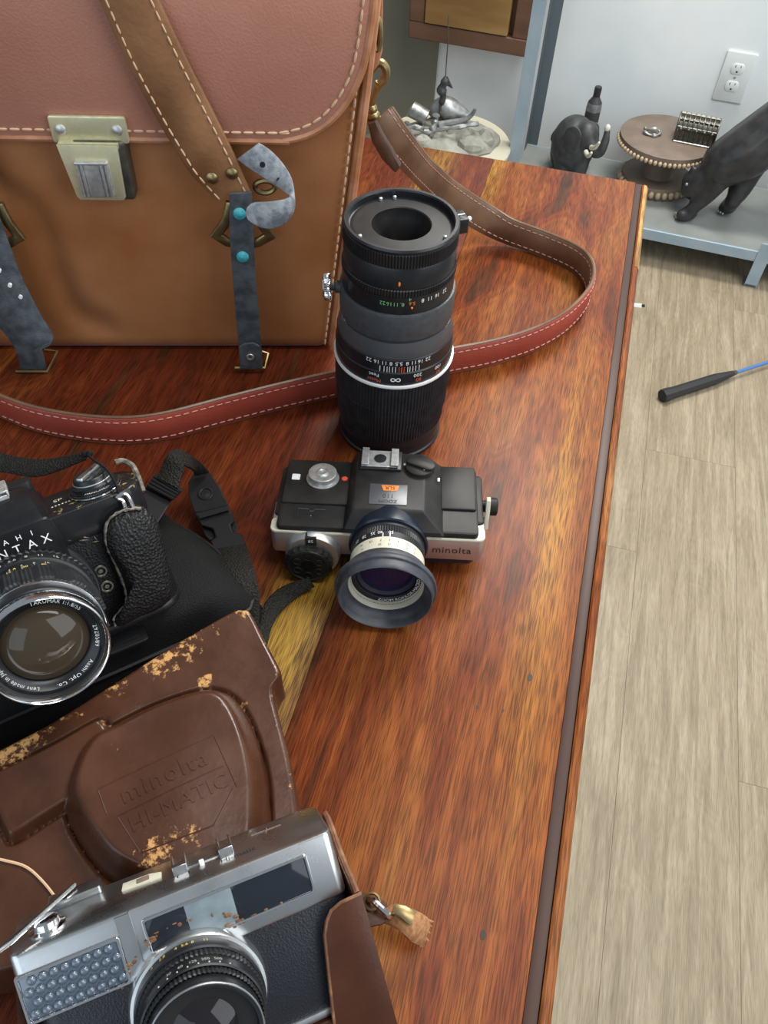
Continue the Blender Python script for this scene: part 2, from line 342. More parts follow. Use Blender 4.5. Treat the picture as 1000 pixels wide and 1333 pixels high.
m_web = mat('black_webbing', (0.009, 0.008, 0.007), 0.65, spec=.2, col2=(0.022, 0.020, 0.015), nscale=900, bump=0.8, bscale=800, btype='cell')
m_bplast = mat('black_buckle_plastic', (0.010, 0.010, 0.011), 0.45, spec=.35)
m_fray = mat('frayed_pale_edge', (0.24, 0.21, 0.16), 0.8, col2=(0.05, 0.05, 0.045), nscale=300)
m_white = mat('white_print', (0.80, 0.80, 0.78), 0.6)
m_dim = mat('dim_white_print', (0.42, 0.42, 0.36), 0.6)
m_orange = mat('orange_print', (0.80, 0.22, 0.03), 0.6)
m_redp = mat('red_print', (0.70, 0.09, 0.04), 0.6)
m_green = mat('green_print', (0.14, 0.50, 0.16), 0.6)
m_yel = mat('yellow_print', (0.70, 0.55, 0.12), 0.6)
m_bprint = mat('black_print', (0.02, 0.02, 0.022), 0.5)
m_cream = mat('cream_enamel', (0.62, 0.60, 0.48), 0.4, col2=(0.55, 0.52, 0.40), nscale=120)
m_glassk = glass_mat('dark_lens_glass', (0.016, 0.014, 0.016))
m_glassv = glass_mat('violet_coated_glass', (0.014, 0.012, 0.040))
m_glassb = glass_mat('amber_coated_glass', (0.050, 0.036, 0.022))
m_hole = mat('matt_black_bore', (0.008, 0.008, 0.008), 0.8)
m_case = mat('brown_case_leather', (0.048, 0.0175, 0.0085), 0.28, spec=.38, col2=(0.070, 0.026, 0.0125), nscale=40, bump=0.12, bscale=260, rvar=0.05, wear=((0.50, 0.27, 0.10), 230, 1.13))
m_casein = mat('case_leather_dark', (0.052, 0.016, 0.007), 0.34, spec=.32, col2=(0.076, 0.024, 0.010), nscale=40, bump=0.1, bscale=400, wear=((0.50, 0.27, 0.10), 200, 1.13))
m_rawleath = mat('raw_leather_edge', (0.24, 0.10, 0.035), 0.75, col2=(0.42, 0.21, 0.09), nscale=400)
m_caseedge = mat('case_cut_edge', (0.13, 0.05, 0.02), 0.6, col2=(0.30, 0.15, 0.07), nscale=150, lo=.45, hi=.75)
m_vfdark = glass_mat('dark_viewfinder_glass', (0.018, 0.022, 0.030))
m_vfmilk = mat('frosted_window', (0.17, 0.21, 0.235), 0.3, col2=(0.21, 0.26, 0.285), nscale=200)
m_cell = mat('selenium_cell_plastic', (0.085, 0.115, 0.155), 0.14, spec=0.8, coat=0.6)
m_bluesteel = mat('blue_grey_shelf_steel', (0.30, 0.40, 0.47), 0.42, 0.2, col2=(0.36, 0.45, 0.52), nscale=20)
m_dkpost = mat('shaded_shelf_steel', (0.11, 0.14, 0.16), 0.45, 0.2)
m_shelf = mat('grey_shelf_panel', (0.20, 0.215, 0.20), 0.5, 0.1, col2=(0.25, 0.265, 0.25), nscale=12)
m_cat = mat('black_bronze', (0.016, 0.016, 0.017), 0.34, col2=(0.035, 0.035, 0.034), nscale=40)
m_ele = mat('dark_elephant_resin', (0.028, 0.030, 0.033), 0.5, col2=(0.055, 0.058, 0.058), nscale=60)
m_ivory = mat('ivory_paint', (0.60, 0.58, 0.48), 0.45)
m_stand = mat('brown_stand_leather', (0.155, 0.115, 0.085), 0.5, col2=(0.20, 0.15, 0.115), nscale=25)
m_bead = mat('pale_bead', (0.52, 0.42, 0.28), 0.45, col2=(0.40, 0.30, 0.19), nscale=90)
m_pewter = mat('pewter', (0.22, 0.23, 0.225), 0.42, 0.7, col2=(0.42, 0.43, 0.42), nscale=60)
m_rock = mat('sculpture_stone', (0.20, 0.20, 0.17), 0.7, col2=(0.33, 0.32, 0.27), nscale=35, bump=0.6, bscale=90)
m_stool = mat('cream_stool_top', (0.50, 0.47, 0.36), 0.5, col2=(0.56, 0.53, 0.41), nscale=9)
m_frame = mat('dark_frame_wood', (0.10, 0.048, 0.028), 0.4, col2=(0.15, 0.075, 0.045), nscale=6, nmap=(1, 1, 4))
m_silver = mat('bright_silver_ring', (0.86, 0.86, 0.85), 0.28, 0.25)
m_panel = mat('honey_panel_wood', (0.22, 0.115, 0.035), 0.4, col2=(0.42, 0.25, 0.09), nscale=3, nmap=(1, 1, 4))
m_plate = mat('outlet_plastic', (0.74, 0.78, 0.76), 0.35)
m_grip = mat('racket_grip_tape', (0.018, 0.018, 0.019), 0.65, bump=0.3, bscale=500)
m_blue = mat('blue_racket_shaft', (0.06, 0.17, 0.42), 0.3)
m_paper = mat('white_paper', (0.85, 0.85, 0.83), 0.7)
m_svbody = mat('dark_navy_camera_skin', (0.010, 0.012, 0.017), 0.38, bump=0.15, bscale=1100, btype='cell')
m_tab = mat('dark_strap_tab_leather', (0.060, 0.028, 0.016), 0.38, col2=(0.10, 0.05, 0.03), nscale=60, bump=0.15, bscale=300)
m_knot = mat('dark_wood_knot', (0.03, 0.014, 0.008), 0.6)
# ================================================================== setting
RA = rz(AZ)                                 # table and floor boards run this way
def TU(u, v, z): return RA @ Vector((u, v, z))
fl = part('floor', MB().box(-2.2, 2.6, -1.6, 3.6, -0.03, -0.006), m_sub, kind='structure')
pl = bpy.data.meshes.new('floor_plank')
pb = MB().slab(rrect(-0.08985, 0.08985, -0.60985, 0.60985, 0.0003, 1), -0.006, 0.0, 0.0003)
pl.from_pydata(pb.v, [], pb.f); pl.materials.append(m_floor)
rows = [(-0.357, .2), (-0.177, .75), (0.003, 0.46), (0.173+.01, 1.02), (0.363-.0, 1.295), (0.533+.01, 0.62), (0.723, 1.1), (0.903, 0.3), (1.083, .85), (1.263, .5), (1.443, 1.1)]
for k in range(-6, 11):
    vend = rows[k][1]
    u = 0.353 + 0.180*(k-4)
    for j in range(-2, 3):
        o = bpy.data.objects.new('floor_plank', pl); COL.objects.link(o); o.parent = fl
        c = TU(u, vend + 0.61 + 1.22*j, 0); o.location = c; o.rotation_euler = (0, 0, AZ)
# back wall (turned a little against the camera) and the dark wall at its left
WA = math.radians(-15.3); RW = rz(WA); WD = 2.371
def WU(u, d, z): return RW @ Vector((u, d, z))     # u along the wall, d distance, z height
mb = MB().box(-0.572, 2.2, WD, WD+0.12, 0, 2.6, RW); part('wall_back', mb, m_wallw, kind='structure')
mb = MB().box(-2.4, -0.572, WD-0.012, WD+0.12, 0, 2.6, RW); part('wall_left', mb, m_wallg, kind='structure')
# wall outlet
oc = WU(0.205, WD, T-0.427)
OT = tr(oc) @ RW
t = thing('wall_outlet', 'white double socket outlet plate on the white wall above the black panther', 'outlet', OT)
mb = MB().slab(rrect(-0.037, 0.037, -0.060, 0.060, 0.004), 0, 0.005, 0.0018, rx(PI/2)); part('cover_plate', mb, m_plate, t)
for s in (1, -1):
    mb = MB(); Q = tr(0, -0.0046, s*0.021) @ rx(PI/2)
    mb.slab([(0.0165*math.cos(a)*1.0, max(-.0125, min(.0125, 0.0165*math.sin(a)))) for a in [2*PI*i/28 for i in range(28)]], 0, 0.002, 0.0006, Q)
    so = part('socket', mb, m_plate, t)
    mb = MB()
    mb.box(-0.0075, -0.0055, -0.0012+.004, .0085, 0.0018, 0.0023, Q); mb.box(0.0055, 0.0072, .004, .0085, 0.0018, 0.0023, Q)
    mb.lathe([(0.0024, 0.0018), (0.0024, 0.0023)], 12, Q @ tr(0, -0.0065, 0)); part('slot', mb, m_bprint, so)
mb = MB().lathe([(0.003, 0), (0.003, 0.0012), (0.001, 0.0016)], 12, tr(0, -0.0046, 0) @ rx(PI/2)); part('screw', mb, m_steel, t)
# ------------------------------------------------------------------ table
tb = thing('wooden_table', 'glossy reddish brown plank table with dark inlaid border, carrying the cameras and bag', 'table', tr(TU(-0.45, 0.4, 0)) @ RA)
def tl(u0, u1, v0, v1, z0, z1): return (u0+.45, u1+.45, v0-.4, v1-.4, z0, z1)
seams = [0.0655, -0.093, -0.256, -0.42, -0.585, -0.75, -0.91]
def plank_mb(u0, u1, v0, v1, dz=0):
    return MB().slab(rrect(u0, u1, v0, v1, 0.0004, 1), T-0.028, T+dz, 0.0003, tr(.45, -.4, 0))
ends = (-0.12, 0.9085)
for k in range(len(seams)-1):
    # the object origin sits at the table frame's zero so that the grain is laid out in table coordinates
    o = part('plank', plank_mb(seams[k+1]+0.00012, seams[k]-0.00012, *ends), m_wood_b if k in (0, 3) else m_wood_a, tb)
    # shift the texture frame: keep vertices, move origin
    o.data.transform(tr(-.45, .4, 0)); o.location = (.45, -.4, 0)
mb = MB().slab(rrect(0.0657, 0.0728, -0.12, 0.9085, 0.0004, 1), T-0.028, T-0.0014, 0.0003, tr(.45, -.4, 0)); part('inlay_strip', mb, m_inlay, tb, label='dark recessed inlay strip along the table edge')
# rounded moulding outside the inlay
pr = [(0.0732, T-0.028), (0.0732, T-0.0004), (0.0745, T+0.0003), (0.0775, T-0.0004), (0.0797, T-0.0035), (0.0803, T-0.009), (0.0797, T-0.020), (0.0775, T-0.028)]
mb = MB(); mb.loft([[(u+.45, v-.4, z) for u, z in pr] for v in (-0.12, 0.70, 0.905)]); o = part('edge_moulding', mb, m_wood_e, tb); o.data.transform(tr(-.45, .4, 0)); o.location = (.45, -.4, 0)
mb = MB(); pr2 = [(u+(0.0004 if u > .0735 else 0), z+0.0003) for u, z in pr]; mb.loft([[(u+.45, v-.4, z) for u, z in pr2[2:7]+[(0.0760, T-0.018), (0.0755, T-0.004)]] for v in (0.745, 0.8, 0.85, 0.9052)]); o = part('worn_edge', mb, m_rawwood, tb, label='worn bare yellow wood at the far corner'); o.data.transform(tr(-.45, .4, 0)); o.location = (.45, -.4, 0)
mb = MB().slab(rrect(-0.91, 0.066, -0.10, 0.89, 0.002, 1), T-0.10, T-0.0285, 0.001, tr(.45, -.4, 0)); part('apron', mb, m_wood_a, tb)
for u, v in ((0.03, 0.85), (0.03, -0.06), (-0.87, 0.85), (-0.87, -0.06)):
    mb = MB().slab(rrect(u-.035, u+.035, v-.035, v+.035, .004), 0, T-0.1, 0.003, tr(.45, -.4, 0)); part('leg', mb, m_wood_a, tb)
for x, y, r in ((690, 882, .0022), (629, 1217, .0022), (622, 920, .0012), (655, 925, .0010), (775, 250, .0016)):
    q = tb.matrix_world.inverted() @ P(x, y, 0); mb = MB().lathe([(r, -.0002), (r*.9, .00012), (0, .00015)], 10, tr(q) @ Matrix.Diagonal((.8, 1.3, 1, 1))); part('knot', mb, m_knot, tb)
# ================================================================== leather bag
BA = math.radians(5.277); BO = Vector((-0.048, 0.5612, T)); BM = tr(BO) @ rz(BA); BN = (rz(BA) @ Vector((0, 1, 0)))
def BL(px_, py_, off):                      # pixel -> bag frame on the plane y=off
    q = PL(px_, py_, BO + BN*off, BN); return BM.inverted() @ q
bag = thing('leather_bag', 'large tan leather bag with stitched flap and brass clasp, standing on the table', 'bag', BM)
BC = -0.158; BD = 0.105
def xr(z): return -0.004 + 0.114*z - 0.02*max(0, z-.22)
def xl(z): return 2*BC - xr(z)
def pinch(y): return 0.020*max(0, min(1, (y-.012)/.05))
mb = MB(); ls = []
dent = smooth_path([Vector((q.x, q.z, 0)) for q in (BL(x, y, 0) for x, y in ((-25, 215), (8, 245), (45, 270), (66, 320), (82, 372), (105, 408), (135, 424)))], 6)
def dentf(x, z): p_ = Vector((x, z, 0)); d = min((p_-q).length for q in dent); return .0065*math.exp(-(d/.011)**2)
for z in [0.0, 0.002, 0.008]+[.014+.0085*i for i in range(28)]+[0.26, 0.285, 0.298, 0.302]:
    e = 0.006 if z == 0 else (0.003 if z == .002 else (0.012 if z > .3 else (0.004 if z > .29 else 0)))
    n = 60; y0 = 0.0 - 0.004*math.sin(PI*min(1, z/0.28))
    o = []
    for k in range(n+1): o.append((xl(z)+0.012+e+(xr(z)-xl(z)-.024-2*e)*k/n, y0+e - 0.003*math.sin(PI*k/n)*math.sin(PI*min(1, z/.28)) + dentf(xl(z)+0.012+e+(xr(z)-xl(z)-.024-2*e)*k/n, z)))
    for k in range(1, 6): a = -PI/2+PI/2*k/6; o.append((xr(z)-.012-e+.012*math.cos(a), y0+e+.012+.012*math.sin(a)))
    o += [(xr(z)-e, .03), (xr(z)-e-.002, BD/2), (xr(z)-e, BD-.01), (xr(z)-.01-e, BD-e)]
    for k in range(1, 6): o.append((xr(z)-.01-e+(xl(z)-xr(z)+.02+2*e)*k/6, BD-e))
    o += [(xl(z)+.01+e, BD-e), (xl(z)+e, BD-.01), (xl(z)+e+.002, BD/2), (xl(z)+e, .03)]
    for k in range(1, 6): a = PI+PI/2*k/6; o.append((xl(z)+.012+e+.012*math.cos(a), y0+e+.012+.012*math.sin(a)))
    ls.append([(BC+(x-BC)*(1-pinch(y)/.19*min(1, z/.2)), y, z) for x, y in o])
mb.loft(ls); part('body', mb, m_tan, bag, sharp=60)
for f, s in ((xr, 1), (xl, -1)):
    path = [(f(z)-s*.0015, 0.0015-0.004*math.sin(PI*min(1, z/.28)), z) for z in [0.006+0.018*i for i in range(16)]]
    mb = MB().tube(path, 0.0035, 8); part('welt', mb, m_rim, bag, label='pale rolled leather welt down the bag edge')
    mb = MB(); stitches(mb, [(x-s*.0065, y-0.0030, z) for x, y, z in path], 0.0078, 0.0060, 0.0008); part('stitching', mb, m_thread, bag, kind='stuff', label='pale thread stitching beside the edge')
def sidetab(s):
    px_ = [(482, -40), (499, -40), (498, 66), (493, 84), (480, 101), (477, 90), (480, 60), (481, 20)]
    a_ = []; 
    for o in (.020, .0245):
        l = [BL(x, y, o) for x, y in px_]; a_.append(l if s > 0 else [Vector((2*BC-q.x, q.y, q.z)) for q in l])
    m = MB().loft(a_); r_ = [BL(491+4.2*math.cos(t), 44+21*math.sin(t), .0185) for t in [2*PI*i/24 for i in range(24)]]
    if s < 0: r_ = [Vector((2*BC-q.x, q.y, q.z)) for q in r_]
    return m, MB().tube(r_, .0019, 8, True)
for s in (1, -1):
    m1, m2 = sidetab(s); part('side_tab', m1, m_rim, bag, bevel=.0008); part('slot_ring', m2, m_dbrass, bag)
# flap: front sheet with rounded lower corners, bent over the top
fo = [(-0.052, .189), (-0.0356, .1895), (-0.020, .1935), (-0.0075, .2005), (0.0030, .2110), (0.0105, .2225), (0.0158, .2345), (0.0188, .247), (0.0210, .262), (0.0235, .286)]
fl_ = [(2*BC-x, z) for x, z in reversed(fo)]
out = fo[::-1] + fl_[::-1]
YF = -0.0135
XZ = Matrix(((1, 0, 0, 0), (0, 0, -1, 0), (0, 1, 0, 0), (0, 0, 0, 1)))    # (x, z, h) -> (x, -h, z)
mb = MB().slab(out, 0.0085, 0.0135, 0.0014, XZ)
sec = [(-.0085, .285), (-.007, .296), (.0, .306), (.02, .3085), (BD-.01, .3085), (BD+.004, .300), (BD+.004, .2)]
sec2 = [(-.0135, .285), (-.012, .299), (-.003, .312), (.02, .3135), (BD-.008, .3135), (BD+.009, .303), (BD+.009, .2)]
xa, xb = 2*BC-.0235, .0235
mb.loft([[(x-s*pinch(y)*1.1, y, z) for y, z in sec] + [(x-s*pinch(y)*1.1, y, z) for y, z in reversed(sec2)] for x, s in ((xa, -1), (xa+.02, -1), (xb-.02, 1), (xb, 1))])
part('flap', mb, m_flap, bag, sharp=50)
path = smooth_path([(x, YF+.0015, z) for x, z in out], 3)
mb = MB().tube(path, 0.0026, 8); part('flap_piping', mb, m_rim, bag, label='rolled tan edge around the flap')
ins = inset(out, 0.0062)
mb = MB(); stitches(mb, smooth_path([(x, YF-.0004, z) for x, z in ins], 3), 0.0080, 0.0064, 0.0009); part('flap_stitching', mb, m_thread, bag, kind='stuff', label='pale stitching along the flap edge')
# brass clasp
mb = MB(); mb.slab(rrect(-0.1755, -0.1405, 0.148, 0.190, .003), 0.003, 0.0185, .002, XZ); part('clasp_base', mb, m_dsteel, bag, label='blackened steel clasp body')
mb = MB(); mb.slab(rrect(-0.1872, -0.1375, 0.1875, 0.2055, .002), 0.0135, 0.0165, .0008, XZ)
mb.slab([(-0.178, .1495), (-0.1485, .1495), (-0.1465, .152), (-0.1450, .1885), (-0.1845, .1885), (-0.1800, .152)][::1], 0.0190, 0.0212, .0006, XZ)
mb.box(-.1835, -.1445, -.0208, -.0140, .1862, .1892)
ct = part('clasp_plate', mb, m_brass, bag, label='tarnished brass clasp plate')
for x in (-0.1805, -0.1440):
    mb = MB().lathe([(0.0036, 0), (0.0034, .0008), (0.0022, .0016), (0, .0019)], 16, tr(x, -0.0164, .1967) @ rx(PI/2)); part('rivet', mb, m_steel, ct)
mb = MB(); mb.slab(rrect(-0.1755, -0.1530, 0.1525, 0.1785, .0015), 0.0210, 0.0232, .0009, XZ)
for x0, x1 in ((-.1748, -.1728), (-.1718, -.1700), (-.1588, -.1570), (-.1556, -.1536)): mb.slab(rrect(x0, x1, .1535, .1770, .0006, 2), .0230, .0246, .0006, XZ)
mb.slab(rrect(-.1694, -.1594, .1535, .1770, .0006, 2), .0230, .0238, .0003, XZ); mb.slab(rrect(-.1752, -.1533, .1765, .1786, .0006, 2), .0230, .0250, .0006, XZ)
part('clasp_button', mb, m_steel, ct, label='ribbed nickel clasp button')
# side swivel clip + red shoulder strap lying in a loop on the table
def clipP(px_, py_, off=0.035): return PL(px_, py_, BO + BN*off, BN)
mb = MB(); hook = [clipP(*q) for q in ((484, 92), (489, 84), (496, 82), (502, 89), (502, 101), (496, 108), (491, 113))]
mb.tube(smooth_path(hook, 4), 0.0030, 8)
mb.tube([clipP(494, 107), clipP(488, 124), clipP(481, 142)], [0.0030, 0.0024, 0.0030], 8)
part('swivel_clip', mb, m_dbrass, bag, world=True, label='aged brass swivel hook on the bag side')
mb = MB(); mb.ball(clipP(484, 142), .0042); mb.tube([clipP(480, 148), clipP(487, 146), clipP(492, 152), clipP(489, 160), clipP(482, 160), clipP(478, 154)], 0.0026, 8, True)
mb.ball(clipP(486, 150), (.005, .005, .004)); part('swivel_barrel', mb, m_dbrass, bag, world=True)
sb = [(-150, 480, 0), (-60, 512, 0), (0, 541, 0), (60, 563, 0), (140, 575, 0), (210, 572, 0), (300, 549, 0), (370, 531, 0), (440, 515, 0), (510, 500, 0), (575, 487, 0), (640, 474, 0), (690, 458, 0), (730, 436, 0), (757, 408, 0), (765, 385, 0), (760, 366, 0), (742, 350, 0), (704, 333, 0), (650, 313, .004), (612, 294, .022), (572, 266, .060), (540, 236, .108), (515, 209, .145), (497, 187, .163), (481, 165, .176)]
bot = smooth_path([P(x, y, h+.0008) for x, y, h in sb], 5)
n = len(bot); top = []
for i, q in enumerate(bot):
    wv = 0.0265; up = Vector((0, 0, 1))
    k = max(0, min(1, (q.z-T-.01)/.1)); up = (up*(1-.35*k) + Vector((0.45, 0.25, 0))*k).normalized()
    t = (bot[min(i+1, n-1)]-bot[max(i-1, 0)]).normalized(); up = (up - t*up.dot(t)).normalized()
    top.append(q + up*wv*(1-.22*k))
mb = MB().ribbon(bot, top, 0.0042, face=lambda i: (0, 1) if bot[i].z < T+.045 else (1, 1)); st = part('shoulder_strap', mb, [m_red, m_redin], bag, world=True, label='red leather shoulder strap, brown inside, looped over the table')
mb = MB()
nn_ = []
for i in range(n):
    t = (bot[min(i+1, n-1)]-bot[max(i-1, 0)]); nn_.append(t.cross(top[i]-bot[i]).normalized())
for f in (0.15, 0.85):
    for s in (1, -1): stitches(mb, [bot[i].lerp(top[i], f)+nn_[i]*0.0021*s for i in range(n)], 0.0065, 0.0046, 0.00045)
part('strap_stitching', mb, m_pink, st, world=True, kind='stuff', root=bag)
mb = MB()
for f in (0.01, .99): mb.tube([bot[i].lerp(top[i], f) for i in range(0, n, 1)], 0.0015, 6)
part('strap_piping', mb, m_redin, st, world=True, root=bag)
e0, e1 = [clipP(479, 160, .030), clipP(484, 183, .030), clipP(498, 207, .030), clipP(514, 223, .030)], [clipP(490, 155, .030), clipP(499, 172, .030), clipP(510, 190, .030), clipP(522, 213, .030)]
mb = MB().ribbon(e0, e1, 0.006); part('strap_end_tab', mb, m_tab, bag, world=True, label='folded brown leather tab at the strap end')
# ------------------------------------------------------------------ harness strap hanging over the flap
hs = thing('harness_strap', 'wide brown stitched strap with grey leather tails hung over the tan bag', 'strap', BM)
Ls = [(100, -60), (130, 0), (165, 80), (205, 155), (232, 200), (246, 222), (262, 240), (281, 259)]
Rs = [(180, -60), (207, 0), (240, 70), (275, 140), (295, 180), (306, 203), (315, 224), (326, 249)]
def off(y): return -0.0185 - 0.004*max(0, min(1, (y-100)/150))
A = smooth_path([BL(x, y, off(y)) for x, y in Ls], 4); B = smooth_path([BL(x, y, off(y)) for x, y in Rs], 4)
# carry the band up and over the bag top
topA = [Vector((A[0].x-.03, -.020, .292)), Vector((A[0].x-.045, -.008, .3195)), Vector((A[0].x-.07, .04, .3195)), Vector((A[0].x-.13, .06, .3195)), Vector((2*BC-.0, .05, .3195))]
A2 = smooth_path([Vector((-.40, .032, .3195)), Vector((-.30, .036, .3195)), Vector((-.22, .030, .3195)), Vector((-.175, .004, .3195)), Vector((-.160, -.0175, .302)), A[0]], 5)
B2 = smooth_path([Vector((-.40, .066, .3195)), Vector((-.30, .072, .3195)), Vector((-.20, .068, .3195)), Vector((-.140, .030, .3195)), Vector((-.122, -.0165, .305)), B[0]], 5)
mb = MB().ribbon(A2[:-1]+A, B2[:-1]+B, 0.0040); band = part('strap_band', mb, m_strapbrown, hs)
mb = MB()
for f in (0.12, 0.88): stitches(mb, [a.lerp(b, f)+Vector((0, -.0021, 0)) for a, b in zip(A, B)], 0.0072, 0.0054, 0.00062)
part('band_stitching', mb, m_thread, band, kind='stuff')
for q in ((276, 232), (302, 226)):
    c = BL(*q, -.0245); mb = MB().lathe([(0.0042, -.001), (0.0042, .0004), (0.0030, .0016), (0, .0021)], 16, tr(c) @ rx(PI/2)); part('rivet', mb, m_dbrass, hs)
def stirrup(px, s):
    q = [BL(x, y, -.0215) for x, y in px]; o = [(v.x, v.z) for v in q]; i_ = inset(o, .0068); m = MB()
    m.loft([[(x, -.0200, z) for x, z in o], [(x, -.0226, z) for x, z in inset(o, .0002)], [(x, -.0234, z) for x, z in inset(o, .0012)], [(x, -.0234, z) for x, z in inset(i_, -.0012)], [(x, -.0226, z) for x, z in i_], [(x, -.0200, z) for x, z in i_], [(x, -.0200, z) for x, z in o]], None, False, False); return m
loop = [(294, 262), (288, 286), (273, 307), (294, 320), (317, 325), (340, 320), (360, 309), (344, 286), (338, 262)]
mb = stirrup(loop, 1); part('stirrup_ring', mb, m_dbrass, hs, label='brass stirrup shaped ring')
mb = MB().tube([BL(345+13*math.cos(a), 243+8*math.sin(a), -.016) for a in [2*PI*i/18 for i in range(18)]], 0.0020, 8, True); part('small_ring', mb, m_dbrass, hs)
gl = [(299, 252), (299, 300), (303, 360), (308, 420), (312, 462), (312, 480)]; gr = [(328, 250), (330, 300), (333, 360), (338, 420), (341, 462), (342, 480)]
def goff(y): return -0.0275 if y < 440 else -.0275+.004*(y-440)/40
A = smooth_path([BL(x, y, goff(y)) for x, y in gl], 4); B = smooth_path([BL(x, y, goff(y)) for x, y in gr], 4)
for q in (A[-1], B[-1]): q.z = max(q.z, .0015)
mb = MB().ribbon(A, B, 0.0026); gs = part('tail_strap', mb, m_greystrap, hs, label='grey black leather tail with two turquoise studs')
for q in ((312, 278), (316, 334)):
    c = BL(*q, -.0287); mb = MB().lathe([(0.0046, -.0006), (0.0045, .0008), (0.0032, .0020), (0, .0026)], 18, tr(c) @ rx(PI/2)); part('stud', mb, m_turq, gs, label='turquoise stud')
lo_ = [(312, 462), (311, 452), (318, 447), (330, 446), (338, 450), (341, 460), (342, 478), (313, 479)]
mb = MB(); qs = [BL(x, y, -.0300) for x, y in lo_]; mb.loft([[q+Vector((0, d, 0)) for q in qs] for d in (0.0008, -.0016)]); part('end_patch', mb, m_greystrap, gs)
c = BL(326, 464, -.0320); mb = MB().lathe([(.0014, 0), (.0030, 0), (.0033, .0008), (.0030, .0014), (.0016, .0014), (.0014, .0006)], 16, tr(c) @ rx(PI/2), False); part('eyelet', mb, m_steel, gs)
mb = MB().tube([BL(306, 479, -.030)*1, BL(345, 479, -.030), BL(349, 460, -.0205), BL(341, 458, -.0205)], 0.0014, 6); part('buckle', mb, m_dbrass, hs)
# curled free end
ce = [((309, 207), (337, 186), -.024), ((325, 219), (351, 195), -.026), ((345, 232), (365, 209), -.031), ((363, 244), (377, 227), -.038), ((373, 252), (382, 243), -.045),
      ((377, 255), (384, 260), -.050), ((374, 258), (382, 276), -.0545), ((364, 261), (372, 290), -.057), ((346, 263), (354, 297), -.058), ((330, 264), (338, 295), -.058), ((322, 270), (327, 289), -.058), ((320, 276), (322, 284), -.058)]
A = smooth_path([BL(*a, o) for a, b, o in ce], 4); B = smooth_path([BL(*b, o) for a, b, o in ce], 4)
mb = MB().ribbon(A, B, 0.0020); cu = part('curled_tail', mb, m_greylite, hs, label='curled free end of the grey leather tail')
mb = MB()
for q in ((342, 212), (364, 232)):
    c = BL(*q, -.0335); mb.lathe([(.0019, 0), (.0019, .0012)], 10, tr(c+Vector((0, -.0018, 0))) @ rx(PI/2))
part('punched_hole', mb, m_hole, cu)
# left end of the harness strap, at the frame edge
loop = [(-26, 262), (-40, 286), (-55, 308), (-30, 322), (-8, 327), (16, 322), (34, 311), (16, 288), (4, 264)]
mb = stirrup(loop, 1); part('stirrup_ring', mb, m_dbrass, hs, label='brass stirrup shaped ring')
a_ = [(-160, -60), (-140, 60), (-105, 160), (-44, 262)]; b_ = [(-80, -60), (-60, 60), (-40, 160), (-2, 262)]
A = smooth_path([Vector((-.40, .032, .3195)), Vector((-.37, -.0175, .303))]+[BL(x, y, off(y)) for x, y in a_[1:]], 4); B = smooth_path([Vector((-.355, .032, .3195)), Vector((-.325, -.0175, .303))]+[BL(x, y, off(y)) for x, y in b_[1:]], 4)
mb = MB().ribbon(A, B, .004); part('strap_band', mb, m_strapbrown, hs)
a_ = [(-42, 258), (-30, 318), (-12, 380), (14, 430), (38, 453), (47, 457)]; b_ = [(-8, 262), (13, 320), (28, 360), (52, 408), (69, 437), (66, 449)]
oo = [-.0275, -.028, -.030, -.036, -.041, -.042]
A = smooth_path([BL(*q, o) for q, o in zip(a_, oo)], 4); B = smooth_path([BL(*q, o) for q, o in zip(b_, oo)], 4)
mb = MB().ribbon(A, B, .0024); g2 = part('tail_strap', mb, m_greystrap, hs, label='grey black punched leather tail at the left')
mb = MB()
for q in ((-1, 352), (13, 371), (27, 386)): c = BL(*q, -.0335); mb.lathe([(.0015, -.001), (.0015, .0012)], 10, tr(c) @ rx(PI/2))
part('punched_hole', mb, m_white, g2)
A = smooth_path([BL(*q, -.0245) for q in ((-45, 330), (-20, 400), (18, 450), (28, 486))], 4); B = smooth_path([BL(*q, -.0245) for q in ((-12, 330), (14, 398), (52, 450), (61, 486))], 4)
for q in (A[-1], B[-1]): q.z = max(q.z, .0015)
mb = MB().ribbon(A, B, .0024); part('tail_strap', mb, m_greystrap, hs)
mb = MB().tube([Vector((q.x, q.y, max(q.z, .0016))) for q in (BL(22, 487, -.030), BL(63, 487, -.030), BL(75, 457, -.018), BL(58, 456, -.018))], 0.0014, 6); part('buckle', mb, m_dbrass, hs)
# ================================================================== telephoto lens
LC = Vector((0, 0.474, T)); tl_ = thing('telephoto_lens', 'tall black telephoto lens standing on its front cap beside the bag', 'lens', tr(LC))
mb = MB().lathe([(0.0385, 0), (0.0398, .0006), (0.0398, .003), (0.0388, .004), (0.0384, .0115), (0.036, .0125)], 64); part('front_cap', mb, m_blk2, tl_)
mb = MB().lathe([(0.0375, .0118), (0.0392, .0125), (0.0396, .018), (0.0400, .0205)], 72)
mb.knurl(0.0404, .0007, .0203, .034, 110); mb.knurl(0.0416, .0007, .034, .052, 110); mb.knurl(0.0424, .0007, .052, .0755, 110)
part('focus_ring', mb, m_rub, tl_, sharp=25)
mb = MB().lathe([(0.040, .0750), (0.0432, .0758), (0.0435, .0768), (0.0432, .0778), (0.0405, .0782)], 96); part('silver_ring', mb, m_silver, tl_, label='bright silver ring above the focus grip')
mb = MB().lathe([(0.042, .0778), (0.0421, .0885), (0.0412, .0892), (0.0411, .0990), (0.0400, .1000)], 72); sc = part('scale_ring', mb, m_blk2, tl_)
mb = MB().lathe([(0.0404, .0998), (0.0407, .1006), (0.0384, .1115), (0.036, .1122)], 72); part('cone_ring', mb, m_cone, tl_, label='grey anodised cone ring')
mb = MB().lathe([(0.034, .111), (0.0362, .1118), (0.0362, .1135)], 48); part('gap_ring', mb, m_hole, tl_)
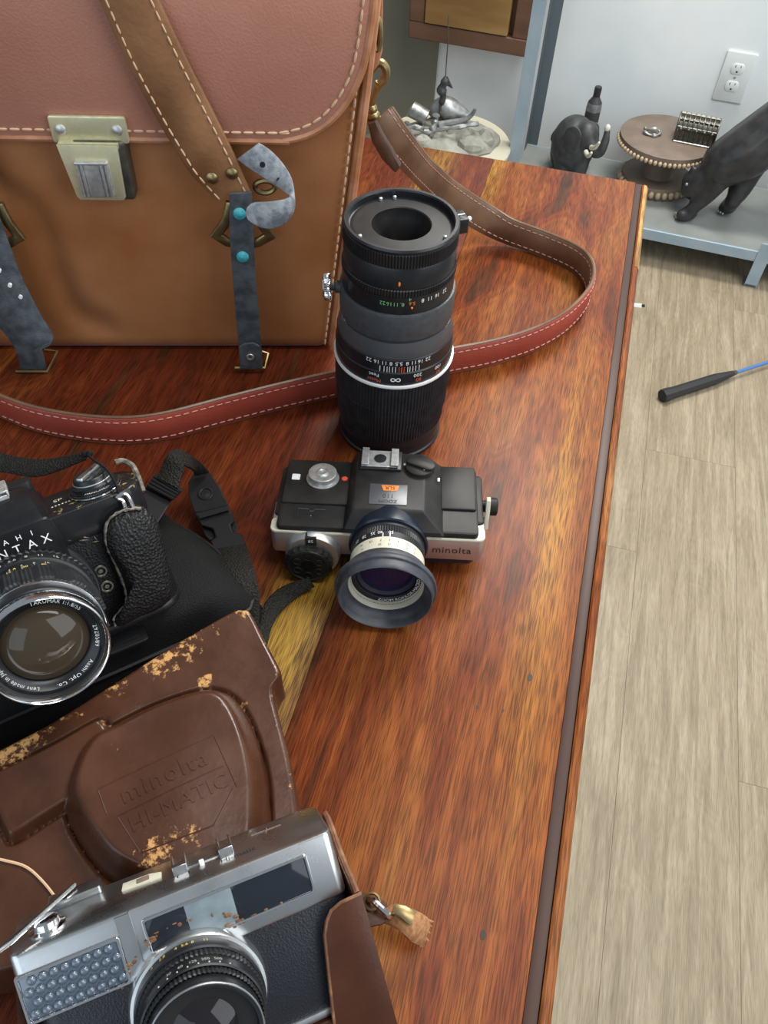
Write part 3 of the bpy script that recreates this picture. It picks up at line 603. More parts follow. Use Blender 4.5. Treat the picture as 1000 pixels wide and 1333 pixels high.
mb = MB().lathe([(0.0362, .1132), (0.0388, .1138), (0.0391, .1150), (0.0391, .1325), (0.0386, .1340), (0.036, .1345)], 72, None, False); co = part('tripod_collar', mb, m_collar, tl_, label='grey hammered tripod collar')
QK = tr(-0.0385, -0.006, .131) @ rz(math.radians(8)) @ ry(-PI/2)
mb = MB().lathe([(0.0042, -.002), (0.0042, .003), (0.0026, .0035), (0.0026, .0065)], 16, QK); part('knob_stem', mb, m_collar, co)
mb = MB().knurl(0.0088, .0005, .0062, .0108, 34, QK); mb.lathe([(0.0070, .0108), (0.0062, .0118), (0.003, .0120)], 20, QK); part('collar_knob', mb, m_chrome, co, label='knurled chrome locking knob')
mb = MB().lathe([(0.0355, .1340), (0.0374, .1345), (0.0374, .1475)], 72, None, False); mb.knurl(0.0378, .0006, .1472, .1525, 120, None, .0006, False); part('aperture_ring', mb, m_blk2, tl_, sharp=25)
mb = MB().lathe([(0.0360, .1520), (0.0368, .1528), (0.0366, .1665), (0.0352, .1685)], 72, None, False); part('mount_sleeve', mb, m_blk2, tl_)
mb = MB().knurl(0.0372, .0006, .1675, .1775, 120, None, .0006, False)
mb.lathe([(0.0368, .1773), (0.0370, .1792), (0.0362, .1805), (0.0342, .1805), (0.0336, .1795), (0.0334, .1755), (0.030, .1750)], 72, None, False)
part('mount_ring', mb, m_blk2, tl_, sharp=25)
mb = MB().lathe([(0.0335, .1748), (0.0315, .1758), (0.0300, .1760), (0.0195, .1768), (0.0188, .1762), (0.0182, .1700), (0.0150, .1650), (0.0145, .150), (0.0, .1495)], 72, None, False); part('rear_baffle', mb, m_blk, tl_)
mb = MB().lathe([(0.0143, .1515), (0.008, .1535), (0, .1540)], 40); part('rear_element', mb, m_glassk, tl_)
mb = MB().slab(rrect(-0.006, 0.006, 0, .0085, .001), 0, .0105, .001, tr(0, 0, .1655) @ rz(math.radians(22)-PI/2) @ tr(0, 0.0362, 0)); sw = part('auto_switch', mb, m_blk2, tl_)
mb = MB().box(-.0005, .0005, .002, .0075, .0106, .0109, tr(0, 0, .1655) @ rz(math.radians(22)-PI/2) @ tr(0, 0.0362, 0)); mb.ball((.0042, .009, .0095), .0016, tr(0, 0, .1655) @ rz(math.radians(22)-PI/2) @ tr(0, 0.0362, 0)); part('switch_mark', mb, m_white, sw)
for a in (100, 118, 215, 335):
    mb = MB(); mb.lathe([(.0012, 0), (.0012, .0022), (.0006, .0026)], 10, tr(0.0305*math.cos(math.radians(a)), .0305*math.sin(math.radians(a)), .1755)); part('mount_pin', mb, m_steel, tl_)
def cyl(R, phi, z, flip=True, e=0.00012):
    s = -1 if flip else 1
    def f(x, y, h):
        a = phi + s*x/R; return Vector(((R+e)*math.sin(a), -(R+e)*math.cos(a), z + s*y))
    return f
mw, mr_, mg, mo = MB(), MB(), MB(), MB()
for k, (a, tx) in enumerate(zip((-.46, -.32, -.19, -.08, .05, .16, .19, .30, .42, .56), ('22', '16', '11', '8', '5.5', '', '8', '11', '16', '22'))):
    if tx: mw.text(tx, .0044, cyl(.0412, a+.05, .0971))
for a in (-.26, -.19, -.14, -.10, -.05, .0, .20, .24, .29, .34, .40): mw.box(-.00018, .00018, -.0003, 0, .0, .0045, rz(a+.05) @ tr(0, -.0412, .0895))
mr_.box(-.0003, .0003, -.0003, 0, 0, .0045, rz(.15) @ tr(0, -.0412, .0893))
for s in (-.042, .042): mr_.box(-.0002, .0002, -.0003, 0, 0, .0045, rz(.15+s) @ tr(0, -.0412, .0893))
mw.text('Feet', .0042, cyl(.0421, -.30, .0860)); mr_.text('Meter', .0042, cyl(.0421, -.30, .0815))
mw.text('\u221e', .0085, cyl(.0421, .06, .0835)); mw.text('200', .0042, cyl(.0421, .43, .0862)); mr_.text('60', .0042, cyl(.0421, .45, .0818)); mw.text('100', .0042, cyl(.0421, .84, .0862)); mr_.text('30', .0042, cyl(.0421, .86, .0818))
for a, tx in ((-.24, '22'), (-.12, '16'), (-.01, '11'), (.10, '8.')): mg.text(tx, .0040, cyl(.0374, a, .1425))
for a, tx in ((.46, '8'), (.60, '11'), (.76, '16'), (.95, '22')): mw.text(tx, .0042, cyl(.0374, a, .1440))
mo.text('5.6', .0036, cyl(.0374, .27, .1430)); mg.text('4', .0036, cyl(.0374, .23, .1462)); mo.ball((.0374*math.sin(.27), -.0374*math.cos(.27), .1395), .0008); mo.ball((.0366*math.sin(.03), -.0366*math.cos(.03), .1570), (.0008, .0004, .0018))
part('white_numerals', mw, m_white, sc, label='white printed scale numerals', kind='stuff'); part('red_numerals', mr_, m_redp, sc); part('green_numerals', mg, m_green, sc); part('orange_marks', mo, m_orange, sc)
# ================================================================== pocket reflex camera (centre)
def pose(tilt, rl, yaw, loc): return tr(loc) @ rz(math.radians(yaw)) @ rx(math.radians(tilt)) @ ry(math.radians(rl))
MM = pose(-6.262, -1.365, -0.447, Vector((-0.0026, 0.3279, T+0.0012)))
mc = thing('compact_reflex_camera', 'small black camera with silver front band and flared rubber lens hood, at table centre', 'camera', MM)
XY = Matrix.Identity(4)
mb = MB().slab(rrect(-.066, .066, .004, .061, .006), 0.0085, .0175, .0015); part('base', mb, m_navy, mc)
mb = MB().slab(rrect(-.0702, .0702, 0, .030, (.004, .003, .003, .004)), .0168, .0366, .0012); part('front_band', mb, m_bandm, mc, label='brushed silver front band')
mb = MB().slab(rrect(-.0705, .0705, -.0004, .012, (.004, .003, .003, .004)), .0350, .0372, .0008); part('band_lip', mb, m_cream, mc, label='pale lip along the top of the band')
mb = MB()
mb.slab(rrect(-.0655, .0650, .0035, .0640, .003), .0170, .0400, .0016); mb.slab(rrect(-.0662, .0657, .0002, .0645, .003), .0366, .0418, .0014)
mb.slab(rrect(-.0695, -.060, .014, .062, .003), .0085, .0385, .0016); mb.slab(rrect(.060, .0700, .014, .062, .003), .0085, .0385, .0016)
part('upper_body', mb, m_blk, mc)
mb = MB().slab(rrect(-.0655, -.0185, .0208, .0642, .0012), .0414, .0436, .0010); part('left_deck', mb, m_blk, mc)
mb = MB().slab(rrect(.0405, .0645, .0215, .0642, .0012), .0414, .0436, .0010); part('right_deck', mb, m_blk, mc)
# pentaprism hump with sloping front and sides
def q4(x0, x1, y0, y1, z, r=.002): return [(x, y, z) for x, y in rrect(x0, x1, y0, y1, r, 3)]
mb = MB().loft([q4(-.0225, .0435, -.0015, .0655, .040), q4(-.0222, .0420, -.001, .0655, .0425), q4(-.0180, .0315, .0070, .0655, .0512), q4(-.0172, .0300, .0080, .0650, .0524), q4(-.0165, .0290, .0090, .0640, .0528)])
part('prism_hump', mb, m_blk, mc, sharp=30)
LX, LZ = .0074, .0285
LT = tr(LX, 0, LZ) @ rx(PI/2)                # lens axis: +z of LT points to the viewer (-y)
mb = MB().lathe([(.0245, -.012), (.0262, -.004), (.0262, .0012), (.0252, .0022)], 56, LT); part('lens_shroud', mb, m_navy, mc)
mb = MB().lathe([(.0238, 0), (.0238, .0045), (.0232, .005)], 56, LT); mb.knurl(.0240, .0005, .0048, .0105, 90, LT); mb.lathe([(.0236, .0104), (.0236, .0150), (.0228, .0155)], 56, LT, False); lb = part('zoom_ring', mb, m_rub, mc, sharp=25)
mb = MB().lathe([(.0230, .0152), (.0240, .0156), (.0240, .0268), (.0232, .0275)], 56, LT, False); wr = part('focus_ring', mb, m_cream, mc, label='cream distance ring')
mb = MB().lathe([(.0225, .0265), (.0262, .0272), (.0268, .0285), (.0268, .0320), (.0300, .0345), (.0318, .0365), (.0322, .0385), (.0318, .0398), (.0306, .0402), (.0300, .0440), (.0298, .0458), (.0290, .0464), (.0282, .0456), (.0276, .0420), (.0266, .0405), (.0252, .0395), (.0241, .0353), (.0240, .0345), (.0232, .0330), (.0225, .0320), (.0225, .0265)], 72, LT, False)
part('rubber_hood', mb, m_hood, mc, sharp=50, label='flared navy black rubber lens hood')
mb = MB().lathe([(.0240, .0352), (.0235, .0354), (.0228, .0335), (.0222, .0300)], 56, LT, False); part('filter_rim', mb, m_cream, mc, label='cream inner rim of the lens')
mb = MB().lathe([(.0222, .0300), (.0206, .0296), (.0192, .0286), (.0188, .0270)], 56, LT, False); nm = part('name_ring', mb, m_blk2, mc)
mb = MB().lathe([(.0190, .0282), (.0160, .0297), (.0110, .0311), (.0055, .0319), (0, .0321)], 48, LT); part('front_element', mb, m_glassv, mc, label='violet coated front glass')
def face_arc(R, phi0, d, up=1):      # text on a disc facing the viewer, running clockwise; phi from 12 o'clock
    def f(x, y, h):
        a = phi0 + x/R; r = R + y; return LT @ Vector((r*math.sin(a), r*math.cos(a), d))
    return f
def face_arc_in(R, phi0, d):         # letters read from inside at the bottom of the disc (tops to the centre)
    def f(x, y, h):
        a = phi0 - x/R; r = R - y; return LT @ Vector((r*math.sin(a), r*math.cos(a), d))
    return f
mb = MB().text('ZOOM ROKKOR-MACRO', .0034, face_arc_in(.0206, math.radians(140), .0301), spacing=1.0); part('ring_lettering', mb, m_white, nm)
def lcyl(R, phi, d, flip=False, e=.00012):     # on the barrel; phi from 12 o'clock clockwise, d forward
    s = -1 if flip else 1
    def f(x, y, h):
        a = phi + s*x/R; return LT @ Vector(((R+e)*math.sin(a), (R+e)*math.cos(a), d - s*y))
    return f
mb = MB()
for a, tx in ((-.98, '25'), (-.70, '28'), (-.42, '35'), (-.22, '40'), (.07, '50')): mb.text(tx, .0034, lcyl(.0236, a, .0112, True))
for a in (-.14, .05): mb.box(-.0003, .0003, -.0016, .0016, 0, .0002, LT @ Matrix.Rotation(-a, 4, 'Z') @ tr(0, .0236, .0136) @ rx(-PI/2) )
part('ring_numerals', mb, m_white, lb)
mb = MB()
for a, tx in ((-.75, '\u221e'), (-.45, '15'), (-.18, '7'), (.05, '5'), (.28, '3'), (.55, '2'), (.80, '1')): mb.text(tx, .0026, lcyl(.0240, a, .0185, True))
for a, tx in ((-.72, 'm'), (-.2, '20'), (.05, '15'), (.27, '7'), (.53, '5'), (.78, '3')): mb.text(tx, .0022, lcyl(.0240, a, .0222, True))
part('distance_numerals', mb, m_bprint, wr)
# front name, plate, shoe, dials
F_ = lambda cx, cz: (lambda x, y, h: Vector((cx+x, -.00035, cz+y)))
mb = MB().text('minolta', .0080, F_(.0492, .0262), spacing=1.08); part('maker_name', mb, m_bprint, mc)
mb = MB().slab(rrect(-.0068, .0182, .0125, .0320, .0006), .0526, .0533, .0002); pp = part('name_plate', mb, m_cone, mc, label='grey plate with an orange emblem')
mb = MB().slab([(.0008, .0305), (.0128, .0305), (.0112, .0255), (.0024, .0255)], .0532, .0536, .0001); part('emblem', mb, m_orange, pp)
UP = lambda cx, cy, z: (lambda x, y, h: Vector((cx-x, cy-y, z)))
mb = MB().text('SLR', .0044, UP(.0068, .0280, .05375)); mb.text('110', .0050, UP(.0058, .0205, .05345)); mb.text('ZOOM', .0040, UP(.0058, .0155, .05345)); part('plate_lettering', mb, m_bprint, pp)
mb = MB().slab(rrect(-.0150, .0135, .0455, .0650, .001), .0525, .0545, .0006); hsd = part('hot_shoe', mb, m_blk2, mc)
mb = MB().box(-.0135, .0110, .0475, .0640, .0545, .0550)
for x0, x1 in ((-.0138, -.0090), (.0062, .0112)): mb.box(x0, x1, .0470, .0645, .0562, .0572)
for x0, x1 in ((-.0138, -.0130), (.0104, .0112)): mb.box(x0, x1, .0470, .0645, .0548, .0570)
part('shoe_rails', mb, m_steel, hsd, bevel=.0003, label='nickel accessory shoe rails')
mb = MB().lathe([(.0042, .0548), (.0042, .0556), (.0020, .0558)], 20, tr(-.0012, .0555, 0)); part('shoe_contact', mb, m_blk2, hsd)
KT = tr(.0262, .0500, 0)
mb = MB().lathe([(.0100, .0520), (.0100, .0555), (.0090, .0562), (.004, .0564)], 32, KT); mb.slab(rrect(-.0105, .0105, -.0042, .0042, .004), .0562, .0585, .0008, KT @ rz(math.radians(-25))); kn = part('function_knob', mb, m_blk, mc)
mb = MB().box(.0150, .0165, .052, .0535, .0530, .0533); mb.box(.0215, .0245, .0520, .0548, .0566, .0569); mb.box(.0285, .0305, .0440, .0450, .0566, .0569); mb.box(.0385, .0400, .0438, .0470, .0470, .0475); part('knob_mark', mb, m_white, kn)
BT = tr(-.0400, .0455, .0434)
mb = MB().lathe([(.0112, 0), (.0112, .0006), (.0092, .0010), (.0092, .0034), (.0098, .0036), (.0096, .0054), (.0088, .0058), (.0060, .0052), (.0046, .0052)], 40, BT, False); sr = part('shutter_collar', mb, m_steel, mc, label='chrome shutter button collar')
mb = MB().lathe([(.0047, .0040), (.0045, .0055), (.0028, .0062), (.0016, .0056), (0, .0054)], 28, BT); part('shutter_button', mb, m_steel, sr)
mb = MB().slab(rrect(-.0612, -.0556, .0425, .0480, .0006), .0434, .0444, .0003); part('battery_button', mb, m_white, mc, label='small white square button')
mb = MB().lathe([(.0022, .0434), (.0020, .0442), (0, .0446)], 16, tr(-.0250, .0458, 0)); part('warning_lamp', mb, m_redp, mc, label='small red lamp')
mb = MB()
ol = [(-.0535, .0095), (-.0535, .0165), (-.0465, .0165), (-.0455, .0145), (-.0435, .0145), (-.0425, .0165), (-.0355, .0165), (-.0355, .0095)]
mb.tube([(x, y, .0419) for x, y in ol], .00022, 4); mb.ball((-.0445, .0100, .0418), .0007); part('sprocket_symbol', mb, m_dsteel, mc)
# right end lug and release
mb = MB().slab([(.0255, .0215), (.0300, .0195), (.0325, .0215), (.0325, .0270), (.0300, .0290), (.0300, .0330), (.0325, .0350), (.0350, .0420), (.0330, .0450), (.0300, .0440), (.0270, .0370), (.0265, .0290)], .0, .0030, .0006, tr(.0715, 0, 0) @ Matrix(((0, 0, 1, 0), (1, 0, 0, 0), (0, 1, 0, 0), (0, 0, 0, 1)))); part('strap_lug', mb, m_cream, mc, label='pale metal strap lug at the right end')
mb = MB().lathe([(.0062, 0), (.0062, .0060), (.0050, .0068)], 24, tr(.0735, .0365, .0330) @ ry(PI/2)); mb.lathe([(.004, -.004), (.004, 0)], 16, tr(.0735, .0365, .0330) @ ry(PI/2)); part('side_knob', mb, m_blk, mc)
# exposure compensation dial at left front
DT = tr(-.0450, 0, .0148) @ rx(PI/2)
mb = MB().lathe([(.0185, -.004), (.0182, .004), (.0172, .0052)], 44, tr(-.0425, 0, .0192) @ rx(PI/2)); dh = part('dial_housing', mb, m_bandm, mc, label='silver half round dial housing')
mb = MB().slab(rrect(-.0468, -.0392, .0300, .0372, .0006), .0005, .0056, .0004, XZ @ tr(0, 0, 0)); part('dial_window', mb, m_hole, dh)
mb = MB().text('85', .0036, lambda x, y, h: Vector((-.043+x, -.0057, .0338+y))); part('dial_numeral', mb, m_white, dh)
mb = MB().knurl(.0163, .0012, .0050, .0098, 20, DT, .0010); mb.lathe([(.0146, .0096), (.0143, .0108), (.0128, .0110), (.0122, .0102), (.0050, .0098), (0, .0098)], 40, DT); dl = part('compensation_dial', mb, m_blk, mc)
mb = MB()
for k in range(6):
    a = PI*k/3+.5; mb.ring(.0021, .0030, .0100, .0108, 14, DT @ tr(.0085*math.cos(a), .0085*math.sin(a), 0), .0002)
part('dial_dimples', mb, m_rub, dl)
# braided wrist strap running away to the left
ed = [((402, 752), (410, 764), .009), ((384, 757), (396, 771), .007), ((366, 765), (382, 781), .006), ((350, 778), (368, 794), .006), ((340, 794), (358, 808), .006), ((333, 814), (351, 826), .005), ((330, 840), (346, 850), .005)]
A = smooth_path([P(*a, h) for a, b, h in ed], 4); B = smooth_path([P(*b, h-.003) for a, b, h in ed], 4)
mb = MB().ribbon(A, B, .0042); part('wrist_strap', mb, m_web, mc, world=True, label='braided black wrist strap')
# ================================================================== black SLR camera (left)
PM = pose(-25.70, -0.95, 32.13, Vector((-.1703, .2182, T+.0606))); PI_ = PM.inverted(); PR = PM.to_3x3()
def PP(x, y, off):                            # pixel -> SLR frame on the plane y=off
    return PI_ @ PL(x, y, PM @ Vector((0, off, 0)), PR @ Vector((0, 1, 0)))
sl = thing('slr_camera', 'black metal SLR camera with large chrome rimmed lens and white lettering, at the left edge', 'camera', PM)
def plan(x0, x1, y0, y1, r): return rrect(x0, x1, y0, y1, r, 6)
mb = MB().slab(plan(-.0715, .0715, .001, .032, .013), .0045, .0605, .0008); part('body', mb, m_vul, sl)
mb = MB().slab(plan(-.0720, .0720, 0, .033, .0135), 0, .0048, .0012); part('bottom_plate', mb, m_lacq, sl)
# top plate with worn brass edges (vertex attribute)
def wearify(mb, f): return [f(Vector(q)) for q in mb.v]
mb = MB(); o = plan(-.0720, .0720, 0, .033, .0135)
def dens(o, k=3): return [(a[0]+(b[0]-a[0])*j/k, a[1]+(b[1]-a[1])*j/k) for a, b in zip(o, o[1:]+o[:1]) for j in range(k)]
o = dens(o, 6); mb.loft([[(x, y, z) for x, y in inset(o, e)] for z, e in ((.0595, .0003), (.0600, 0), (.066, 0), (.072, 0), (.0758, 0), (.0766, .0004), (.0770, .0012))])
part('top_plate', mb, m_lacq, sl, attr=wearify(mb, lambda q: .70 if (q.z > .0755 and (q.x > .052 or q.y < .004) and abs(q.x) > .025) else .2), sharp=50)
# pentaprism
mb = MB()
def pr(y, s=1.0, dz=0): return [(x*s, y, z+dz) for x, z in ((-.0252, .0500), (.0252, .0500), (.0250, .0640), (.0232, .0790), (.0222, .0812), (.0185, .0876), (.0165, .0890), (-.0165, .0890), (-.0185, .0876), (-.0222, .0812), (-.0232, .0790), (-.0250, .0640))]
L0 = [(x, -.0060, min(z, .0795)) for x, y, z in pr(0, .97)]
L1 = [(x, -.0070, min(z, .0800)) for x, y, z in pr(0, .985)]
L2 = [(x, -.0060 if z < .081 else (.000 if z < .088 else .003), z) for x, y, z in pr(0)]
# front face, roof sloping back
mb.loft([[(x, -.0062, z) for x, z in ((-.0250, .0500), (.0250, .0500), (.0247, .0640), (.0226, .0786), (.0216, .0800), (.0200, .0803), (.0150, .0804), (-.0150, .0804), (-.0200, .0803), (-.0216, .0800), (-.0226, .0786), (-.0247, .0640))],
         [(x, -.0054, z) for x, z in ((-.0253, .0500), (.0253, .0500), (.0251, .0642), (.0231, .0793), (.0222, .0808), (.0203, .0812), (.0152, .0813), (-.0152, .0813), (-.0203, .0812), (-.0222, .0808), (-.0231, .0793), (-.0251, .0642))],
         [(x, .0060, z) for x, z in ((-.0253, .0500), (.0253, .0500), (.0251, .0642), (.0236, .0793), (.0220, .0830), (.0190, .0872), (.0145, .0880), (-.0145, .0880), (-.0190, .0872), (-.0220, .0830), (-.0236, .0793), (-.0251, .0642))],
         [(x, .0150, z) for x, z in ((-.0253, .0500), (.0253, .0500), (.0251, .0642), (.0236, .0793), (.0215, .0850), (.0185, .0905), (.0145, .0915), (-.0145, .0915), (-.0185, .0905), (-.0215, .0850), (-.0236, .0793), (-.0251, .0642))],
         [(x, .0340, z) for x, z in ((-.0253, .0500), (.0253, .0500), (.0251, .0642), (.0236, .0793), (.0205, .0830), (.0165, .0865), (.0140, .0870), (-.0140, .0870), (-.0165, .0865), (-.0205, .0830), (-.0236, .0793), (-.0251, .0642))]])
part('prism_housing', mb, m_lacq, sl, sharp=35, attr=wearify(mb, lambda q: .62 if (.077 < q.z < .089 and abs(q.x) > .0195 and q.y < .012) else .2))
mb = MB()
G = lambda cx, cz: (lambda x, y, h: Vector((cx+x, -.00635, cz+y)))
for k, ch in enumerate('PENTAX'): mb.text(ch, .0066, G(-.0180+.0072*k, .0700))
for k, ch in enumerate('ASAHI'): mb.text(ch, .0040, G(-.0128+.0064*k, .0757))
part('front_lettering', mb, m_white, sl, label='white raised maker lettering')
mb = MB().box(-.008, .0095, .012, .027, .0900, .0925); mb.box(-.0095, -.006, .011, .028, .0940, .0952); mb.box(.006, .0098, .011, .028, .0940, .0952); mb.box(-.0095, -.0085, .011, .028, .0915, .0950); mb.box(.0090, .0100, .011, .028, .0915, .0950); part('accessory_shoe', mb, m_steel, sl, bevel=.0004, label='nickel accessory shoe')
mb = MB().slab(rrect(.004, .0215, .030, .040, .003), .080, .0895, .002); part('eyepiece', mb, m_blk, sl)
# lens
SLZ = .0375; ST = tr(0, 0, SLZ) @ rx(PI/2)
mb = MB().lathe([(.0335, -.002), (.0335, .0035), (.0325, .0045), (.0305, .0048)], 64, ST); mb.knurl(.0318, .0008, .0045, .0085, 60, ST); part('mount_ring', mb, m_blk2, sl, sharp=25)
mb = MB().lathe([(.0300, .008), (.0304, .0085), (.0304, .0150), (.0296, .0156)], 64, ST); ar = part('aperture_ring', mb, m_blk2, sl)
mb = MB().lathe([(.0290, .0152), (.0292, .0158), (.0292, .0230), (.0286, .0235)], 64, ST); part('depth_scale_ring', mb, m_blk2, sl)
# scalloped focus ring
def scal(z, o=0): return [((.0312-o-(.0014 if (k//8) % 2 else 0)-(.0005 if k % 2 else 0))*math.cos(2*PI*k/192), (.0312-o-(.0014 if (k//8) % 2 else 0)-(.0005 if k % 2 else 0))*math.sin(2*PI*k/192), z) for k in range(192)]
mb = MB().loft([scal(.0230, .001), scal(.0236), scal(.0385), scal(.0392, .0010)], ST); part('focus_ring', mb, m_rub, sl, sharp=25)
mb = MB().lathe([(.0280, .0388), (.0292, .0394), (.0294, .0402), (.0292, .0410), (.0280, .0412)], 80, ST); part('chrome_ring', mb, m_chrome, sl, label='thin chrome ring behind the lens rim')
mb = MB().lathe([(.0284, .0408), (.0288, .0414), (.0286, .0470), (.0280, .0476)], 72, ST, False); part('front_barrel', mb, m_blk2, sl)
mb = MB().lathe([(.0278, .0472), (.0284, .0482), (.0286, .0545), (.0282, .0562), (.0276, .0568), (.0270, .0562), (.0268, .0545), (.0264, .0540), (.0262, .0500)], 96, ST, False); part('filter_rim', mb, m_chrome, sl, label='bright chrome filter rim')
mb = MB().lathe([(.0264, .0528), (.0252, .0525), (.0246, .0505), (.0244, .0502), (.0222, .0490), (.0205, .0478), (.0200, .0470), (.0198, .0440)], 80, ST, False); nr = part('name_ring', mb, m_blk2, sl)
mb = MB().lathe([(.0206, .0462), (.0180, .0492), (.0140, .0515), (.0090, .0530), (.0045, .0536), (0, .0538)], 64, ST); part('front_element', mb, m_glassb, sl, label='amber coated front glass')
mb = MB()
def sarc(R, a0, d, inn=False):
    def f(x, y, h):
        a = a0 + (-x if inn else x)/R; r = R + (-y if inn else y); return ST @ Vector((r*math.sin(a), r*math.cos(a), d))
    return f
# letters stand with their tops to the rim, read clockwise
def ringtext(s, size, a0, sp=1.1): mb.text(s, size, sarc(.0232, a0, .05005), spacing=sp)
ringtext('TAKUMAR 1:1.8/55', .0028, math.radians(32), 1.05); ringtext('2920589', .0032, math.radians(104), 1.12); ringtext('Asahi Opt. Co.', .0031, math.radians(163), 1.1); ringtext('Lens made in Japan', .0030, math.radians(240), 1.1)
part('ring_lettering', mb, m_white, nr)
def scyl(R, phi, d, e=.00015):
    def f(x, y, h):
        a = phi + x/R; return ST @ Vector(((R+e)*math.sin(a), (R+e)*math.cos(a), d - y))
    return f
mb = MB()
for a, tx in ((-.62, '2'), (-.42, '2.8'), (-.22, '4'), (-.02, '5.6'), (.20, '8'), (.42, '11'), (.66, '16')): mb.text(tx, .0034, scyl(.0304, a, .0120))
for a in (-.5, -.3, -.1, .1, .3, .5): mb.text({-.5: '16', -.3: '8', -.1: '4', .1: '4', .3: '8', .5: '16'}[a], .0026, scyl(.0292, a, .0185)); mb.box(-.00015, .00015, -.0012, .0012, 0, .0002, ST @ Matrix.Rotation(-a, 4, 'Z') @ tr(0, .0292, .0212) @ rx(-PI/2))
part('scale_numerals', mb, m_dim, ar)
mb = MB()
for a, tx in ((-.4, '10'), (-.1, '15'), (.15, '30'), (.42, '\u221e')): mb.text(tx, .0028, scyl(.0313, a, .0256))
mb.ball(ST @ Vector((.0292*math.sin(-.02), .0292*math.cos(-.02), .0200)), .0007); part('yellow_numerals', mb, m_yel, ar)
# rewind dial, SP engraving
DTs = tr(.0500, .0165, .0770)
mb = MB().lathe([(.0138, 0), (.0138, .0008), (.0128, .0012), (.0128, .0030)], 56, DTs); mb.knurl(.0133, .0004, .0010, .0022, 70, DTs, .0002); part('film_dial', mb, m_blk2, sl)
mb = MB().ring(.0136, .0140, .0004, .0012, 56, DTs, .0001); part('dial_edge', mb, m_chrome, sl)
mb = MB().lathe([(.0112, .0028), (.0112, .0046), (.0098, .0060), (.0094, .0085), (.0088, .0092), (0, .0094)], 48, DTs); kb = part('rewind_knob', mb, m_blk2, sl)
mb = MB().ring(.0098, .0102, .0060, .0066, 48, DTs, .0001); part('knob_ring', mb, m_steel, kb)
mb = MB().slab(rrect(-.0102, .0085, -.0020, .0020, .0012), .0092, .0114, .0006, DTs @ rz(math.radians(48))); part('rewind_crank', mb, m_satin, kb, label='folding chrome rewind crank')
def dialt(R, a0, z):
    def f(x, y, h):
        a = a0 + x/R; return DTs @ Vector(((R+y)*math.cos(a), (R+y)*math.sin(a), z))
    return f
mb = MB()
for s_, a0 in (('PANCHRO', math.radians(270)),):
    vs, fs = glyphs(s_, .0027, 0, 1.1)
    mb.add([tuple(DTs @ Vector(((.0120-y)*math.cos(a0+x/.0120), (.0120-y)*math.sin(a0+x/.0120), .00315))) if False else tuple(DTs @ Vector(((.0120-y)*math.cos(a0+x/.0120), (.0120-y)*math.sin(a0+x/.0120), .00315))) for x, y, z in vs], fs)
part('dial_lettering', mb, m_white, kb)
mb = MB().text('SP', .0052, lambda x, y, h: Vector((.0300+x, .0200+y*.9, .0772)))
for k in range(8): mb.ball((.0262+.0018*k, .0135, .0771), (.0006, .0005, .0002), None, 8, 5)
part('top_lettering', mb, m_cream, sl)
mb = MB()
for z in (.0384, .0285): mb.ring(.0022, .0036, 0, .0008, 24, tr(.0358, .0008, z) @ rx(PI/2), .0003); mb.lathe([(.0012, 0), (.0012, .0004)], 12, tr(.0358, .0008, z) @ rx(PI/2))
part('flash_socket', mb, m_dsteel, sl)
# wear scars on the front plates
mb = MB()
for x0, z0, x1, z1 in ((.0262, .0625, .0290, .0607), (.031, .0600, .0365, .0580), (.0335, .0612, .0372, .0590), (.0395, .0588, .0402, .0560), (.0375, .0562, .0408, .0552)):
    a = Vector((x0, .0004, z0)); b = Vector((x1, .0004, z1)); mb.tube([a, a.lerp(b, .5)+Vector((0, -.0004, .0002)), b], [.0001, .0004, .0001], 5)
part('scratch', mb, m_fray, sl)
# hand grip pad of pebbled leather hung from the lug
gp = [(138, 712), (136, 694), (142, 676), (160, 664), (184, 660), (203, 676), (214, 708), (222, 748), (223, 776), (206, 793), (180, 804), (154, 816), (147, 805), (163, 786), (164, 768), (152, 738)]
gq = smooth_path([(PP(x, y, -.004).x, PP(x, y, -.004).z, 0) for x, y in gp], 4, True)
cx = sum(q.x for q in gq)/len(gq); cz = sum(q.y for q in gq)/len(gq)
def gring(s, d): return [(cx+(q.x-cx)*s, d, cz+(q.y-cz)*s) for q in gq]
mb = MB().loft([gring(.98, .002), gring(1.0, -.001), gring(1.0, -.0035), gring(.96, -.0062), gring(.86, -.0085), gring(.7, -.0105), gring(.5, -.0118), gring(.25, -.0124), gring(.05, -.0126)])
gr = part('hand_grip', mb, m_pebble, sl, label='pebbled black leather grip pad with frayed edge', sharp=70)
ed = [PP(x, y, -.0058) for x, y in ((184, 661), (160, 664), (142, 676), (137, 694), (140, 712), (153, 740), (163, 768), (163, 786), (149, 804), (150, 814))]
ed = smooth_path(ed, 5); mb = MB().tube([q+Vector((random.uniform(-.0003, .0003),)*3) for q in ed], [random.uniform(.0004, .0010) for q in ed], 5); part('frayed_edge', mb, m_fray, gr)
